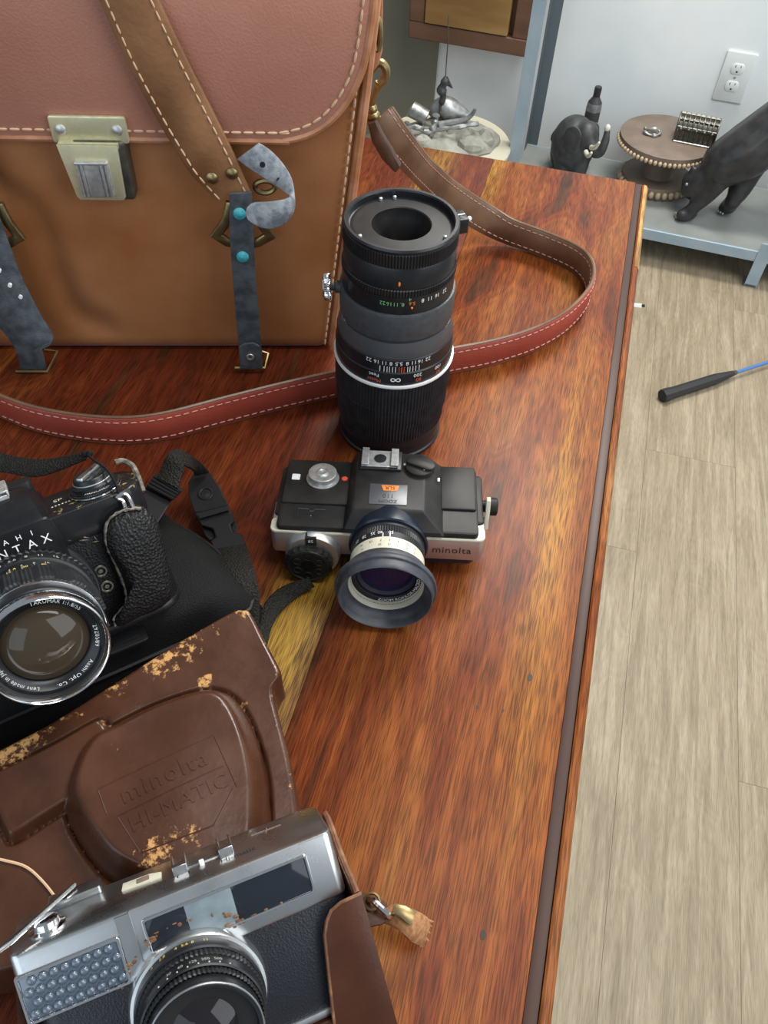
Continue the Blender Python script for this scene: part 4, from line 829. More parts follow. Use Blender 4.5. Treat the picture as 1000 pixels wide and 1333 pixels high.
# lug ring and cord
mb = MB(); c0 = [PP(x, y, -.004) for x, y in ((153, 648), (160, 652), (164, 664), (167, 678), (173, 680), (175, 668), (170, 652), (163, 643))]
mb.tube(smooth_path(c0, 4, True), .0012, 8, True); mb.ball(PP(159, 649, .004), (.0040, .0035, .0030)); mb.lathe([(.0035, 0), (.0040, .002), (.0030, .004)], 16, tr(PP(164, 645, .006)) @ rx(.6)); part('lug_ring', mb, m_chrome, sl)
mb = MB().tube(smooth_path([PP(x, y, o) for x, y, o in ((157, 650, -.001), (150, 628, .004), (138, 610, .010), (124, 600, .016), (114, 592, .026), (108, 590, .030))], 5), .0009, 6); mb.ball(PP(111, 591, .028), .0020); mb.ball(PP(117, 590, .026), .0018); part('thin_cord', mb, m_nylon, sl)
q = [(186, 640, .012), (180, 622, .018), (172, 606, .024), (160, 600, .028), (150, 602, .028)]
mb = MB().tube(smooth_path([PP(*k) for k in q], 5), [.0016]*21, 7); part('worn_cable', mb, m_fray, sl, label='pale worn strap loop at the end of the top plate')
# straps: flat neck strap to the left, and nylon tail with buckles to the right (world frame)
ed = [((-70, 566), (-70, 600), .070), ((-20, 583), (-25, 612), .068), ((10, 592), (5, 615), .066), ((50, 598), (45, 621), .066), ((85, 594), (82, 611), .070), ((112, 588), (113, 598), .076)]
A = smooth_path([P(*a, h) for a, b, h in ed], 4); B = smooth_path([P(*b, h-.006) for a, b, h in ed], 4)
mb = MB().ribbon(A, B, .003); part('neck_strap', mb, m_web, sl, world=True)
hz = .072
mb = MB(); Z = Vector((0, 0, 1))
def plate(mb, pts, h, th): mb.loft([[P(x, y, h)+Z*0-ray(x, y)*(-t) for x, y in pts] for t in (th, 0)])
plate(mb, [(176, 665), (204, 683), (224, 652), (190, 634)], hz, .008); part('slider_body', mb, m_bplast, sl, world=True, bevel=.0008, label='black plastic strap slider')
mb = MB(); plate(mb, [(190, 634), (224, 652), (239, 637), (204, 615)], hz+.002, .006)
for k in range(4):
    f = .15+.2*k; a = Vector((190, 634)).lerp(Vector((204, 615)), f); b = Vector((224, 652)).lerp(Vector((239, 637)), f)
    mb.tube([P(a.x, a.y, hz+.0030), P(b.x, b.y, hz+.0030)], .0010, 6)
part('slider_ladder', mb, m_bplast, sl, world=True)
ed = [((205, 622), (232, 636), .076), ((212, 606), (237, 618), .080), ((216, 595), (240, 606), .083), ((222, 588), (236, 603), .082), ((232, 585), (236, 604), .079), ((246, 592), (246, 609), .070), ((260, 601), (251, 613), .045), ((272, 614), (253, 618), .024)]
A = smooth_path([P(*a, h) for a, b, h in ed], 4); B = smooth_path([P(*b, h) for a, b, h in ed], 4)
mb = MB().ribbon(A, B, .0022); part('strap_loop', mb, m_web, sl, world=True)
mb = MB(); plate(mb, [(253, 616), (262, 613), (273, 615), (286, 634), (298, 659), (276, 665), (253, 667), (246, 645), (245, 628)], .021, .003); lt = part('leather_tab', mb, m_bplast, sl, world=True, bevel=.0006, label='smooth black tab with a press stud')
c = P(268, 643, .0215); mb = MB().ring(.0036, .0052, 0, .0014, 26, tr(c) @ rx(.25), .0004); mb.lathe([(.0036, 0), (.0034, .0006), (0, .0009)], 24, tr(c) @ rx(.25)); part('press_stud', mb, m_blk2, lt, world=True, root=sl)
mb = MB(); plate(mb, [(253, 668), (297, 657), (306, 678), (300, 683), (303, 692), (314, 695), (322, 712), (302, 717), (280, 722), (274, 704), (281, 699), (277, 688), (262, 684)], .022, .008); bk = part('side_buckle', mb, m_bplast, sl, world=True, bevel=.0009, label='black side release buckle')
mb = MB(); plate(mb, [(258, 669), (296, 659), (298, 664), (260, 675)], .0245, .002); part('buckle_bar', mb, m_bplast, bk, world=True, root=sl)
mb = MB()
for pts in ([(262, 684), (277, 689), (280, 699), (273, 704), (266, 696)], [(306, 678), (312, 690), (303, 692), (299, 683)]): plate(mb, pts, .018, .006)
part('buckle_prong', mb, m_bplast, bk, world=True, root=sl, bevel=.0006)
ed = [((279, 716), (320, 708), .0200), ((284, 730), (325, 724), .026), ((290, 752), (332, 745), .030), ((295, 775), (337, 768), .027), ((299, 800), (338, 792), .018), ((300, 830), (336, 822), .008)]
A = smooth_path([P(*a, h) for a, b, h in ed], 4); B = smooth_path([P(*b, h) for a, b, h in ed], 4)
mb = MB().ribbon(A, B, .003); part('webbing', mb, m_web, sl, world=True, label='coarse black webbing below the buckle')
# ------------------------------------------------------------------ black pouch under the SLR
pt = [P(337, 806, .012), P(318, 760, .012), P(292, 722, .02), P(262, 694, .025), P(232, 672, .03)]
pt = [(q.x, q.y) for q in pt] + [(-.175, .365), (-.26, .335), (-.315, .262), (-.318, .205), (-.262, .158), (-.206, .192), (-.120, .247)]
pq = smooth_path([(x, y, 0) for x, y in pt], 4, True); cx = sum(q.x for q in pq)/len(pq); cy = sum(q.y for q in pq)/len(pq)
PO = tr(cx, cy, T); po = thing('black_pouch', 'soft black nylon pouch lying under the black SLR camera', 'pouch', PO)
def pring(s, z):
    return [((q.x-cx)*s+.0018*math.sin(9*i*.7+z*300), (q.y-cy)*s+.0018*math.cos(7*i*.9+z*200), z+.0012*math.sin(i*1.3+s*20)*(1 if z > .01 else 0)) for i, q in enumerate(pq)]
mb = MB().loft([pring(.97, .0003), pring(1.0, .004), pring(.99, .014), pring(.95, .024), pring(.88, .034), pring(.80, .040), pring(.72, .0430), pring(.55, .0440), pring(.35, .0440), pring(.1, .0440)]); part('pouch_shell', mb, m_nylon, po, sharp=80)
zp = [(q.x, q.y) for q in pq]
mb = MB(); mb.tube([Vector(((q.x-cx)*.955, (q.y-cy)*.955, .0240)) for q in pq], .0016, 6, True); part('seam_piping', mb, m_bplast, po)
mb = MB(); c = Vector((-.128-cx, .243-cy, 0))
b0 = PO.inverted() @ P(163, 830, .040)
mb.slab(rrect(-.012, .012, -.009, .009, .002), 0, .003, .0008, tr(b0) @ rz(.55)); mb.slab(rrect(-.008, .008, -.005, .005, .001), .003, .0038, .0004, tr(b0) @ rz(.55)); part('pouch_clip', mb, m_bplast, po)
# ================================================================== brown ever-ready case: moulded front cover
a0, a1, a2 = P(318, 793, .052), P(0, 975, .056), P(385, 1050, .046)
ux = (a0-a1).normalized(); nz = ux.cross(a0-a2).normalized(); 
if nz.z < 0: nz = -nz
uy = nz.cross(ux)
KM = Matrix(((ux.x, uy.x, nz.x, a0.x), (ux.y, uy.y, nz.y, a0.y), (ux.z, uy.z, nz.z, a0.z), (0, 0, 0, 1))); KI = KM.inverted()
ec = thing('camera_case', 'brown leather camera case with embossed nose cover, opened around the silver camera', 'camera case', KM)
def K2(x, y, h=0): q = KI @ PL(x, y, KM @ Vector((0, 0, h)), nz); return Vector((q.x, q.y, 0))
co_px = [(300, 796), (318, 792), (327, 796), (345, 830), (364, 866), (366, 876), (357, 890), (358, 908), (368, 945), (378, 985), (386, 1030), (390, 1080), (380, 1140), (330, 1190), (250, 1215), (150, 1235), (60, 1250), (-40, 1270), (-130, 1240), (-150, 1150), (-120, 1050), (-60, 1006), (0, 974), (70, 936), (150, 886), (230, 836)]
cq = smooth_path([K2(x, y) for x, y in co_px], 12, True)
def resample(q, n):
    L = [0]; m = len(q)
    for i in range(m): L.append(L[-1]+(q[(i+1) % m]-q[i]).length)
    o = []; j = 0
    for k in range(n):
        t = L[-1]*k/n
        while L[j+1] < t: j += 1
        o.append(q[j].lerp(q[(j+1) % m], (t-L[j])/max(1e-9, L[j+1]-L[j])))
    return o
cq = resample(cq, 300)
def dist_poly(p, poly):
    d = 1e9; ins = False; n = len(poly)
    for i in range(n):
        a, b = poly[i], poly[(i+1) % n]; ab = b-a; t = max(0, min(1, (p-a).dot(ab)/max(1e-12, ab.dot(ab)))); d = min(d, (p-(a+ab*t)).length)
        if (a.y > p.y) != (b.y > p.y) and p.x < (b.x-a.x)*(p.y-a.y)/(b.y-a.y)+a.x: ins = not ins
    return d if ins else -d
nose = smooth_path([K2(x, y) for x, y in ((146, 946), (200, 919), (262, 899), (296, 903), (318, 925), (336, 965), (347, 1010), (351, 1060), (345, 1120), (300, 1165), (220, 1175), (150, 1150), (112, 1110), (88, 1065), (84, 1030), (100, 985), (122, 958))], 3, True)
block = smooth_path([K2(x, y) for x, y in ((126, 939), (138, 942), (150, 958), (165, 985), (135, 1020), (98, 1046), (60, 1070), (22, 1094), (8, 1090), (-15, 1040), (-35, 1015), (0, 1004), (70, 970))], 3, True)
def sstep(a, b, x): t = max(0, min(1, (x-a)/(b-a))); return t*t*(3-2*t)
EM0 = K2(228, 1030, .02)
def hgt(p):
    dn = dist_poly(p, nose); db = dist_poly(p, block)
    hb = .0058*sstep(-.0003, .0030, db); hn = (.0175*sstep(-.002, .0105, dn) + .0014*sstep(.010, .05, dn)) if dn > 0 else 0
    g = .0030*max(0, 1-abs(dn+.0004)/.0016)*(1-sstep(-.002, .001, db)); g = max(g, .0022*max(0, 1-abs(db+.0006)/.0014)*(1-sstep(-.002, .001, dn)))
    return max(hb, hn) - g
c = Vector((sum(q.x for q in cq)/len(cq), sum(q.y for q in cq)/len(cq), 0))
mb = MB(); loops = []; NS = 100; wr_ = []
wpts = [(K2(240, 840), .022, .5), (K2(205, 860), .020, .55), (K2(40, 950), .02, .55), (K2(15, 968), .02, .6), (K2(318, 797), .010, .55), (K2(280, 820), .010, .45), (K2(268, 886), .007, .62), (K2(131, 943), .007, .5), (K2(155, 985), .008, .45), (K2(362, 868), .006, .5), (K2(358, 900), .005, .45), (K2(250, 1090, .018), .012, .50), (K2(200, 1110, .018), .014, .56), (K2(225, 1085, .018), .010, .5), (K2(318, 920), .006, .5), (K2(150, 895), .012, .5), (K2(90, 925), .014, .5)]
dense = cq
sk = [(.030, -.050, -.004), (.0, -.036, -.003), (.0, -.020, -.0012), (0, -.006, 0), (0, -.0025, .0004), (0, -.0008, .0012), (0, 0, .0028)]
for kx, dz, ins_ in sk[1:]:
    o2 = [tuple((q+(c-q).normalized()*ins_)[:2]) for q in dense]
    loops.append([(x, y, dz) for x, y in o2])
base = [q+(c-q).normalized()*.0036 for q in dense]
for k in range(NS+1):
    s = 1-k/(NS+.5); l = []
    for q in base:
        p = c+(q-c)*s; l.append((p.x, p.y, hgt(p)))
    loops.append(l)
mb.loft(loops)
for q in mb.v:
    p = Vector((q[0], q[1], 0)); wv = .2
    for cp, rad, am in wpts:
        d = (p-cp).length
        if d < rad*1.5: wv = max(wv, am*sstep(rad*1.5, rad*.2, d)+.12)
    if -.0035 < q[2] < .0003 and dist_poly(p, cq) < .004: wv = max(wv, .52)
    wr_.append(wv)
cv = part('front_cover', mb, m_case, ec, attr=wr_, sharp=75, label='moulded brown front cover with raised nose')
# embossed lettering on the nose
EA = math.atan2((K2(318, 985, .02)-K2(165, 1058, .02)).y, (K2(318, 985, .02)-K2(165, 1058, .02)).x)
E0 = K2(222, 1030, .0192)
def emb(dx, dy): 
    ca, sa = math.cos(EA), math.sin(EA)
    def f(x, y, h):
        X, Y = dx+x, dy+y; p = Vector((E0.x+X*ca-Y*sa, E0.y+X*sa+Y*ca, 0)); return Vector((p.x, p.y, hgt(p)-.0002+max(0, h)*2))
    return f
mb = MB().text('minolta', .0125, emb(0, .0085), ext=.0003, spacing=1.15); mb.text('HI-MATIC', .0105, emb(.002, -.0065), ext=.0003, spacing=1.1)
ca, sa = math.cos(EA), math.sin(EA)
def epath(pts, r=.0004): mb.tube([Vector((*emb(0, 0)(x, y, 0)[:2], emb(0, 0)(x, y, 0).z+.0001)) for x, y in pts], r, 5)
def seg(a, b, n=12): return [(a[0]+(b[0]-a[0])*i/n, a[1]+(b[1]-a[1])*i/n) for i in range(n+1)]
epath(seg((-.030, .017), (.029, .017))+seg((.029, .017), (.029, -.012)), .0004); epath(seg((-.030, .017), (-.030, .004))); epath(seg((-.026, .0005), (.027, .0005))); epath(seg((-.026, .0005), (-.022, -.020))+seg((-.022, -.020), (.012, -.024))+seg((.012, -.024), (.027, -.012)))
part('embossing', mb, m_case, cv, label='embossed maker lettering')
# lower flap of the cover with pale stitched edge
fp = [(-60, 1112), (-20, 1116), (12, 1122), (36, 1130), (58, 1150), (78, 1176), (92, 1196)]
mb = MB().tube([K2(x, y)+Vector((0, 0, hgt(K2(x, y))+.0008)) for x, y in [(q.x, q.y) for q in smooth_path([(a, b, 0) for a, b in fp], 4)]], .0007, 6); part('edge_thread', mb, m_thread, cv)
# ------------------------------------------------------------------ silver camera lying back in the open half of the case
SM = pose(-46.952, 1.265, 26.276, Vector((-.0525, .0407, T+.0386))); SI_ = SM.inverted(); SR = SM.to_3x3()
sv = thing('silver_camera', 'silver rangefinder camera with honeycomb light cell, lying back in the brown case', 'camera', SM)
mb = MB().slab(plan(-.0665, .0685, .001, .031, .010), .003, .0525, .001); part('body', mb, m_svbody, sv)
mb = MB().slab(plan(-.0672, .0690, 0, .032, .011), 0, .0040, .001); part('bottom_plate', mb, m_satin, sv)
mb = MB().slab(rrect(-.0675, .0685, 0, .0325, (.004, .006, .006, .004), 6), .0505, .0808, .0016); tp = part('top_housing', mb, m_satin, sv, sharp=35)
# raised lip and recessed viewfinder window
def fr(x0, x1, z0, z1, wd, d0, d1, r=.0012):
    o = rrect(x0, x1, z0, z1, r, 4); i_ = rrect(x0+wd, x1-wd, z0+wd, z1-wd, r*.7, 4)
    m = MB(); m.loft([[(x, -d0, z) for x, z in o], [(x, -d1+.0004, z) for x, z in o], [(x, -d1, z) for x, z in inset(o, .0003)], [(x, -d1, z) for x, z in inset(i_, -.0003)], [(x, -d1+.0004, z) for x, z in i_], [(x, -d0, z) for x, z in i_]], None, False, False); return m
part('viewfinder_frame', fr(-.0165, .0552, .0570, .0752, .0013, -.001, .0012), m_chrome, tp, label='polished frame around the viewfinder window')
mb = MB().slab(rrect(.0210, .0540, .0582, .0740, .0004, 2), .0000, .0004, .0001, XZ); part('viewfinder_window', mb, m_vfdark, tp)
mb = MB().slab(rrect(-.0153, .0010, .0582, .0740, .0004, 2), .0000, .0004, .0001, XZ); part('rangefinder_window', mb, m_vfdark, tp)
mb = MB().slab(rrect(.0010, .0210, .0582, .0740, .0003, 2), .0000, .00035, .0001, XZ); part('frosted_window', mb, m_vfmilk, tp, label='milky frosted window between dark ones')
part('cell_frame', fr(-.0675, -.0262, .0515, .0725, .0015, -.001, .0012), m_chrome, tp, label='polished frame of the light cell')
mb = MB().slab(rrect(-.0662, -.0275, .0528, .0712, .0004, 2), -.0002, .0002, .0001, XZ)
for r_ in range(4):
    for k in range(9):
        x = -.0635+.0043*k+(.00215 if r_ % 2 else 0); z = .0551+.0046*r_
        if x < -.0285: mb.ball((x, -.0004, z), (.0020, .0016, .0020), None, 8, 6)
part('light_cell', mb, m_cell, tp, label='bluish honeycomb selenium cell')
mb = MB().box(-.0205, -.0200, -.0009, .0, .0545, .0805); mb.box(-.0260, -.0205, -.0006, 0, .0540, .0800); part('divider', mb, m_satin, tp)
# lens
VT = tr(-.0030, 0, .0345) @ rx(PI/2) @ Matrix.Diagonal((.87, .87, .92, 1))
mb = MB().lathe([(.0330, -.001), (.0330, .004), (.0322, .0052), (.0300, .0056), (.0296, .0045)], 64, VT, False); part('lens_flange', mb, m_satin, sv, label='satin chrome lens flange with brown grime')
mb = MB().lathe([(.0308, .0030), (.0308, .0115), (.0300, .0122)], 64, VT); mb.knurl(.0300, .0005, .0120, .0165, 80, VT); lr = part('aperture_ring', mb, m_blk2, sv, sharp=25)
mb = MB().lathe([(.0285, .0160), (.0288, .0165), (.0288, .0230), (.0280, .0236)], 64, VT, False); mb.knurl(.0278, .0005, .0232, .0275, 80, VT, .0006, False); part('shutter_ring', mb, m_blk2, sv, sharp=25)
mb = MB().lathe([(.0262, .0270), (.0265, .0276), (.0262, .0330), (.0252, .0340), (.0240, .0338), (.0232, .0300)], 64, VT, False); part('front_rim', mb, m_blk2, sv)
mb = MB().ring(.0255, .0264, .0330, .0342, 60, VT, .0003); part('rim_edge', mb, m_satin, sv)
mb = MB().lathe([(.0236, .0305), (.0200, .0295), (.0150, .0265)], 56, VT, False); part('inner_cone', mb, m_hole, sv)
mb = MB().lathe([(.0155, .0262), (.0100, .0290), (.0050, .0300), (0, .0303)], 48, VT); part('front_element', mb, m_glassk, sv)
mb = MB()
def vcyl(R, phi, d):
    def f(x, y, h):
        a = phi + x/R; return VT @ Vector(((R+.00015)*math.sin(a), (R+.00015)*math.cos(a), d - y))
    return f
for a, tx in ((-.55, '2'), (-.35, '2.8'), (-.12, '4'), (.02, '5.6'), (.14, '8'), (.34, '11')): mb.text(tx, .0028, vcyl(.0308, a, .0075))
part('yellow_numerals', mb, m_yel, lr)
mb = MB()
for a, tx in ((-.3, '30'), (-.1, '60'), (.1, '125'), (.3, '250'), (.5, '500')): mb.text(tx, .0026, vcyl(.0288, a, .0198))
for k in range(8): mb.ball(VT @ Vector((.0288*math.sin(-.5+.17*k), .0288*math.cos(-.5+.17*k), .0222)), .0004)
part('white_numerals', mb, m_dim, lr)
# top plate furniture
mb = MB().slab([(-.0225, .0185), (-.0055, .0165), (-.0052, .0215), (-.0100, .0240), (-.0220, .0245)], .0806, .0818, .0004); sw_ = part('counter_bezel', mb, m_cream, tp, label='cream frame counter window')
mb = MB().slab(rrect(-.0160, -.0105, .0185, .0228, .0004, 2), .0817, .0820, .0001); part('counter_window', mb, m_stand, sw_)
for x in (.0030, .0235):
    mb = MB().box(x-.0022, x+.0022, .0140, .0250, .0806, .0812); mb.box(x-.0030, x+.0030, .0130, .0160, .0806, .0850); mb.box(x-.0032, x-.0022, .013, .026, .081, .0850); mb.box(x+.0022, x+.0032, .013, .026, .081, .0850)
    part('shoe_foot', mb, m_satin, tp, bevel=.0003)
mb = MB().slab(rrect(.0036, .0228, .0165, .0260, .0006, 2), .0806, .0814, .0002); part('shoe_plate', mb, m_satin, tp)
mb = MB().slab(rrect(.0112, .0134, .0135, .0165, .0006, 3), .0806, .0828, .0004); part('shoe_stop', mb, m_white, tp)
mb = MB()
TPF = lambda cx, cy: (lambda x, y, h: Vector((cx+x, cy+y, .0811)))
for x in (-.021, -.017, -.013, -.009, -.0045, .001, .006): mb.box(x, x+.0006, .0115, .0135, .0808, .0810)
mb.text('Hi-matic', .0046, TPF(.0280, .0105)); part('top_engraving', mb, m_bprint, tp)
mb = MB(); mb.tube([(.036, .0240, .0809), (.050, .0235, .0809)], .0003, 5); mb.tube([(.0425, .021, .0809), (.0435, .0255, .0809)], .0003, 5); part('film_plane_mark', mb, m_stand, tp)
mb = MB().slab(rrect(-.0535, -.0310, .0255, .0350, .0012), .0806, .0842, .0008); part('lever_hub', mb, m_satin, tp)
mb = MB().slab([(-.0440, .0300), (-.0410, .0318), (-.0640, .0010), (-.0800, -.0120), (-.0810, -.0095), (-.0660, .0040)], .0850, .0870, .0006); part('wind_lever', mb, m_satin, tp, label='long satin film advance lever')
mb = MB().lathe([(.0075, .0806), (.0075, .0816), (.0055, .0820), (.0052, .0846), (.0040, .0854), (0, .0852)], 32, tr(-.0530, .0125, 0)); part('shutter_button', mb, m_chrome, tp)
mb = MB()
for k in range(34):
    a = -1.1+2.0*random.random(); d = .0325+.0022*random.random(); mb.ball((-.0020+d*math.sin(a), -.0006, .0345+d*math.cos(a)), (.0012*random.random()+.0003, .0004, .0007*random.random()+.0003), None, 6, 4)
for k in range(30): mb.ball((-.013+.06*random.random(), -.0006, .0565+.0022*random.random()), (.0014*random.random()+.0003, .0004, .0005), None, 6, 4)
part('grime', mb, m_caseedge, sv, kind='stuff', label='brown leather grime along the frame edges')
# ------------------------------------------------------------------ half case around the silver camera
def casepart(name, mb, m, **k):
    mb.v = [tuple(KI @ (SM @ Vector(q))) for q in mb.v]; return part(name, mb, m, ec, **k)
YZX = Matrix(((0, 0, 1, 0), (1, 0, 0, 0), (0, 1, 0, 0), (0, 0, 0, 1)))      # (y,z,h) -> (h,y,z)
mb = MB().slab(rrect(-.073, .0740, -.003, .0365, .006), -.0110, -.0008, .001); casepart('case_bottom', mb, m_casein)
mb = MB().slab([(-.0035, -.004), (.0365, -.004), (.0365, .062), (.0350, .0705), (.0300, .0745), (.0245, .0735), (.0200, .0690), (.0165, .0630), (.0090, .0570), (.0015, .0535), (-.0035, .0500)], .0698, .0735, .0010, YZX)
casepart('side_wall', mb, m_casein, label='right leather side wall with rounded ear')
mb = MB().slab([(-.0035, -.004), (.0365, -.004), (.0365, .060), (.020, .062), (-.0035, .048)], -.0722, -.0684, .001, YZX); casepart('side_wall', mb, m_casein)
mb = MB().tube([(.0720, y, z) for y, z in ((-.0030, .0505), (.0015, .0545), (.0090, .0575), (.0165, .0635), (.0200, .0695), (.0245, .0740), (.0300, .0750), (.0350, .0710))], .0014, 7); casepart('raw_edge', mb, m_caseedge, label='worn edge of the ear')
mb = MB().slab([(.0440, -.022), (.0740, -.022), (.0738, .0500), (.0640, .0492), (.0590, .0475), (.0560, .0440), (.0535, .0385), (.0520, .030)], .0005, .0042, .001, XZ); casepart('front_panel', mb, m_casein, label='brown leather front panel beside the lens', attr=[.55 if (abs(q[0]-.058) < .003 and abs(q[2]-.030) < .003) else .3 for q in mb.v])
mb = MB().tube([(x, -.0036, z) for x, z in ((.0738, .050), (.0640, .0496), (.0590, .0479), (.0560, .0444), (.0535, .0388), (.0520, .030), (.0440, -.022))], .0008, 6); casepart('panel_edge', mb, m_caseedge)
mb = MB().slab(rrect(-.072, .0736, -.004, .060, .004), -.0375, -.0340, .001, XZ); casepart('back_wall', mb, m_casein)
# strap lug with worn strap stump
kk = lambda x, y, h: KI @ P(x, y, h)
mb = MB(); g_ = lambda x, y, h: P(x, y, h)
mb.loft([[g_(x, y, h) for x, y in ((456, 1172), (474, 1162), (500, 1172), (512, 1190), (498, 1204), (478, 1208), (462, 1205))] for h in (.022, .026)]); casepart_w = part('lug_tab', mb, m_casein, ec, world=True, bevel=.0005)
mb = MB().lathe([(.0032, 0), (.0042, 0), (.0044, .0012), (.0034, .0018), (.0032, .001)], 20, tr(P(484, 1174, .0275)), False); part('lug_eyelet', mb, m_dbrass, ec, world=True)
mb = MB().tube(smooth_path([P(x, y, h) for x, y, h in ((480, 1172, .027), (484, 1171, .031), (492, 1178, .033), (503, 1188, .031), (510, 1194, .026))], 4), .0016, 8); part('lug_wire', mb, m_chrome, ec, world=True, label='bright wire loop at the case lug')
ed = [((498, 1184), (494, 1198), .024), ((512, 1178), (512, 1206), .026), ((528, 1180), (524, 1214), .027), ((543, 1186), (533, 1224), .024), ((553, 1192), (542, 1229), .018), ((556, 1198), (546, 1230), .012)]
A = smooth_path([P(*a, h) for a, b, h in ed], 3); B = smooth_path([P(*b, h-.004) for a, b, h in ed], 3)
mb = MB().ribbon(A, B, .005)
for k in range(9):
    f = k/8; a = A[-1].lerp(B[-1], f); mb.tube([a, a+Vector((.002+.002*random.random(), -.002*random.random(), -.002))], [.0009, .0003], 5)
part('strap_stump', mb, m_rawleath, ec, world=True, label='torn tan strap stump with frayed end')
mb = MB().ribbon([P(515, 1176, .0285), P(528, 1179, .030), P(541, 1186, .028)], [P(512, 1190, .0285), P(524, 1196, .030), P(534, 1205, .028)], .002); part('stump_liner', mb, m_dbrass, ec, world=True)
# ================================================================== background
SA = RW                                       # shelf runs along the wall
sf = P(983, 374, -.75)                        # front right foot on the floor
su = RW.inverted() @ sf                       # in wall axes
SZ = 0.095                                    # top of the shelf panel
SHM = tr(RW @ Vector((su.x-.33, su.y, 0))) @ RW
sh = thing('metal_shelf', 'blue grey metal shelf unit against the white wall behind the table', 'shelf', SHM)
x0, x1, y1 = -.335, .60, .315
mb = MB().box(x0, x1, 0.004, y1, SZ-.004, SZ); part('shelf_panel', mb, m_shelf, sh, bevel=.001)
mb = MB().box(x0, x1, -.002, .004, SZ-.026, SZ+.001); part('shelf_lip', mb, m_bluesteel, sh, bevel=.001, label='blue grey front lip of the shelf')
mb = MB().box(x0, x1, y1-.003, y1, SZ-.026, SZ+.001); part('rear_lip', mb, m_bluesteel, sh, bevel=.001)
def post(x, y, sx, sy, m, top=1.9):
    mb = MB()
    lo = [(0, 0), (sx*.030, 0), (sx*.030, sy*.003), (sx*.003, sy*.003), (sx*.003, sy*.030), (0, sy*.030)]
    mb.loft([[(x+a, y+b, z) for a, b in lo] for z in (0.002, top)]); part('post', mb, m, sh, bevel=.0005)
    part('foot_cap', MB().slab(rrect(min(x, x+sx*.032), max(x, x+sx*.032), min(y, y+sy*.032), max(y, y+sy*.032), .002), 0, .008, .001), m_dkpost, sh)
post(x0-.002, -.004, 1, 1, m_bluesteel); post(.332, -.004, -1, 1, m_bluesteel, .12)
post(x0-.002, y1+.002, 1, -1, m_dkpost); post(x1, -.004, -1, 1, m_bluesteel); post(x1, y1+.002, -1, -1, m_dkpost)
HS = SZ-T                                     # shelf height relative to the table top
# round two-tier stand
RC = P(852, 222, -.625); RC = Vector((.662, 2.105, SZ)); rs = thing('round_stand', 'round brown two tier stand with pale beaded rims on the grey shelf', 'stand', tr(RC))
mb = MB().lathe([(.088, 0), (.090, .003), (.090, .026), (.088, .030), (.085, .0305)], 48); part('lower_tier', mb, m_stand, rs)
mb = MB().lathe([(.045, .030), (.042, .034), (.038, .09), (.045, .108)], 32); part('column', mb, m_stand, rs)
mb = MB().lathe([(.112, .106), (.118, .108), (.118, .116), (.1195, .1165), (.1195, .127), (.117, .1285), (.03, .129)], 72); part('upper_tier', mb, m_stand, rs)
bm_ = MB().ball((0, 0, 0), (.0075, .0075, .0095), None, 10, 6)
b0 = None
for k in range(34):
    a = 2*PI*k/34
    if b0 is None: b0 = part('lower_bead', bm_, m_bead, rs); o = b0
    else: o = b0.copy(); COL.objects.link(o); o.parent = rs
    o.location = (.0925*math.cos(a), .0925*math.sin(a), .016)
bm2 = MB().ball((0, 0, 0), (.0052, .0052, .0062), None, 8, 5); b0 = None
for k in range(64):
    a = 2*PI*k/64
    if b0 is None: b0 = part('rim_bead', bm2, m_bead, rs); o = b0
    else: o = b0.copy(); COL.objects.link(o); o.parent = rs
    o.location = (.1205*math.cos(a), .1205*math.sin(a), .112)
RT = RC.z+.129
# little openwork chest on the stand
CHP = P(898, 190, RT-T+.0)                    
chm = tr(CHP+Vector((.008, .008, 0))) @ rz(math.radians(-17))
ch = thing('small_chest', 'small dark openwork metal chest on the round brown stand', 'chest', chm)
mb = MB()
W, D_, Hh = .048, .052, .034
for z in (.001, Hh): mb.tube([(-W, 0, z), (W, 0, z), (W, D_, z), (-W, D_, z)], .0028, 6, True)
for k in range(9): x = -W+2*W*k/8; mb.tube([(x, 0, .001), (x, 0, Hh)], .0022, 6); mb.tube([(x, D_, .001), (x, D_, Hh)], .0022, 6)
for y in (0, .017, .035, D_): mb.tube([(-W, y, .001), (-W, y, Hh)], .002, 6); mb.tube([(W, y, .001), (W, y, Hh)], .002, 6)
mb.box(-W, W, .003, D_-.003, 0, .003); mb.box(-W+.004, W-.004, .004, D_-.004, .003, Hh-.006); part('chest_body', mb, m_dsteel, ch)
mb = MB()
def lidc(t): return (D_/2-D_/2*math.cos(t), Hh+.003+D_*.42*math.sin(t))
for k in range(9): x = -W+2*W*k/8; mb.tube([(x, *lidc(PI*i/8)) for i in range(9)], .0022, 6)
for t in (0, .8, 1.57, 2.3, PI): mb.tube([(-W, *lidc(t)), (W, *lidc(t))], .0024, 6)
mb.loft([[(x, lidc(PI*i/8)[0]*.9+D_*.05, (lidc(PI*i/8)[1]-Hh)*.86+Hh) for i in range(9)] for x in (-W+.002, W-.002)]); part('chest_lid', mb, m_dsteel, ch)
mb = MB()
for k in range(5): mb.ball((-W*.8+W*.4*k, -.0015, Hh), .0030, None, 8, 5)
for k in range(7): mb.ball((-W*.85+W*.283*k, lidc(.8)[0]-.001, lidc(.8)[1]+.002), .0026, None, 8, 5)
mb.tube([(-W, -.004, .002), (W, -.004, .002)], .0022, 6); part('chest_studs', mb, m_pewter, ch)
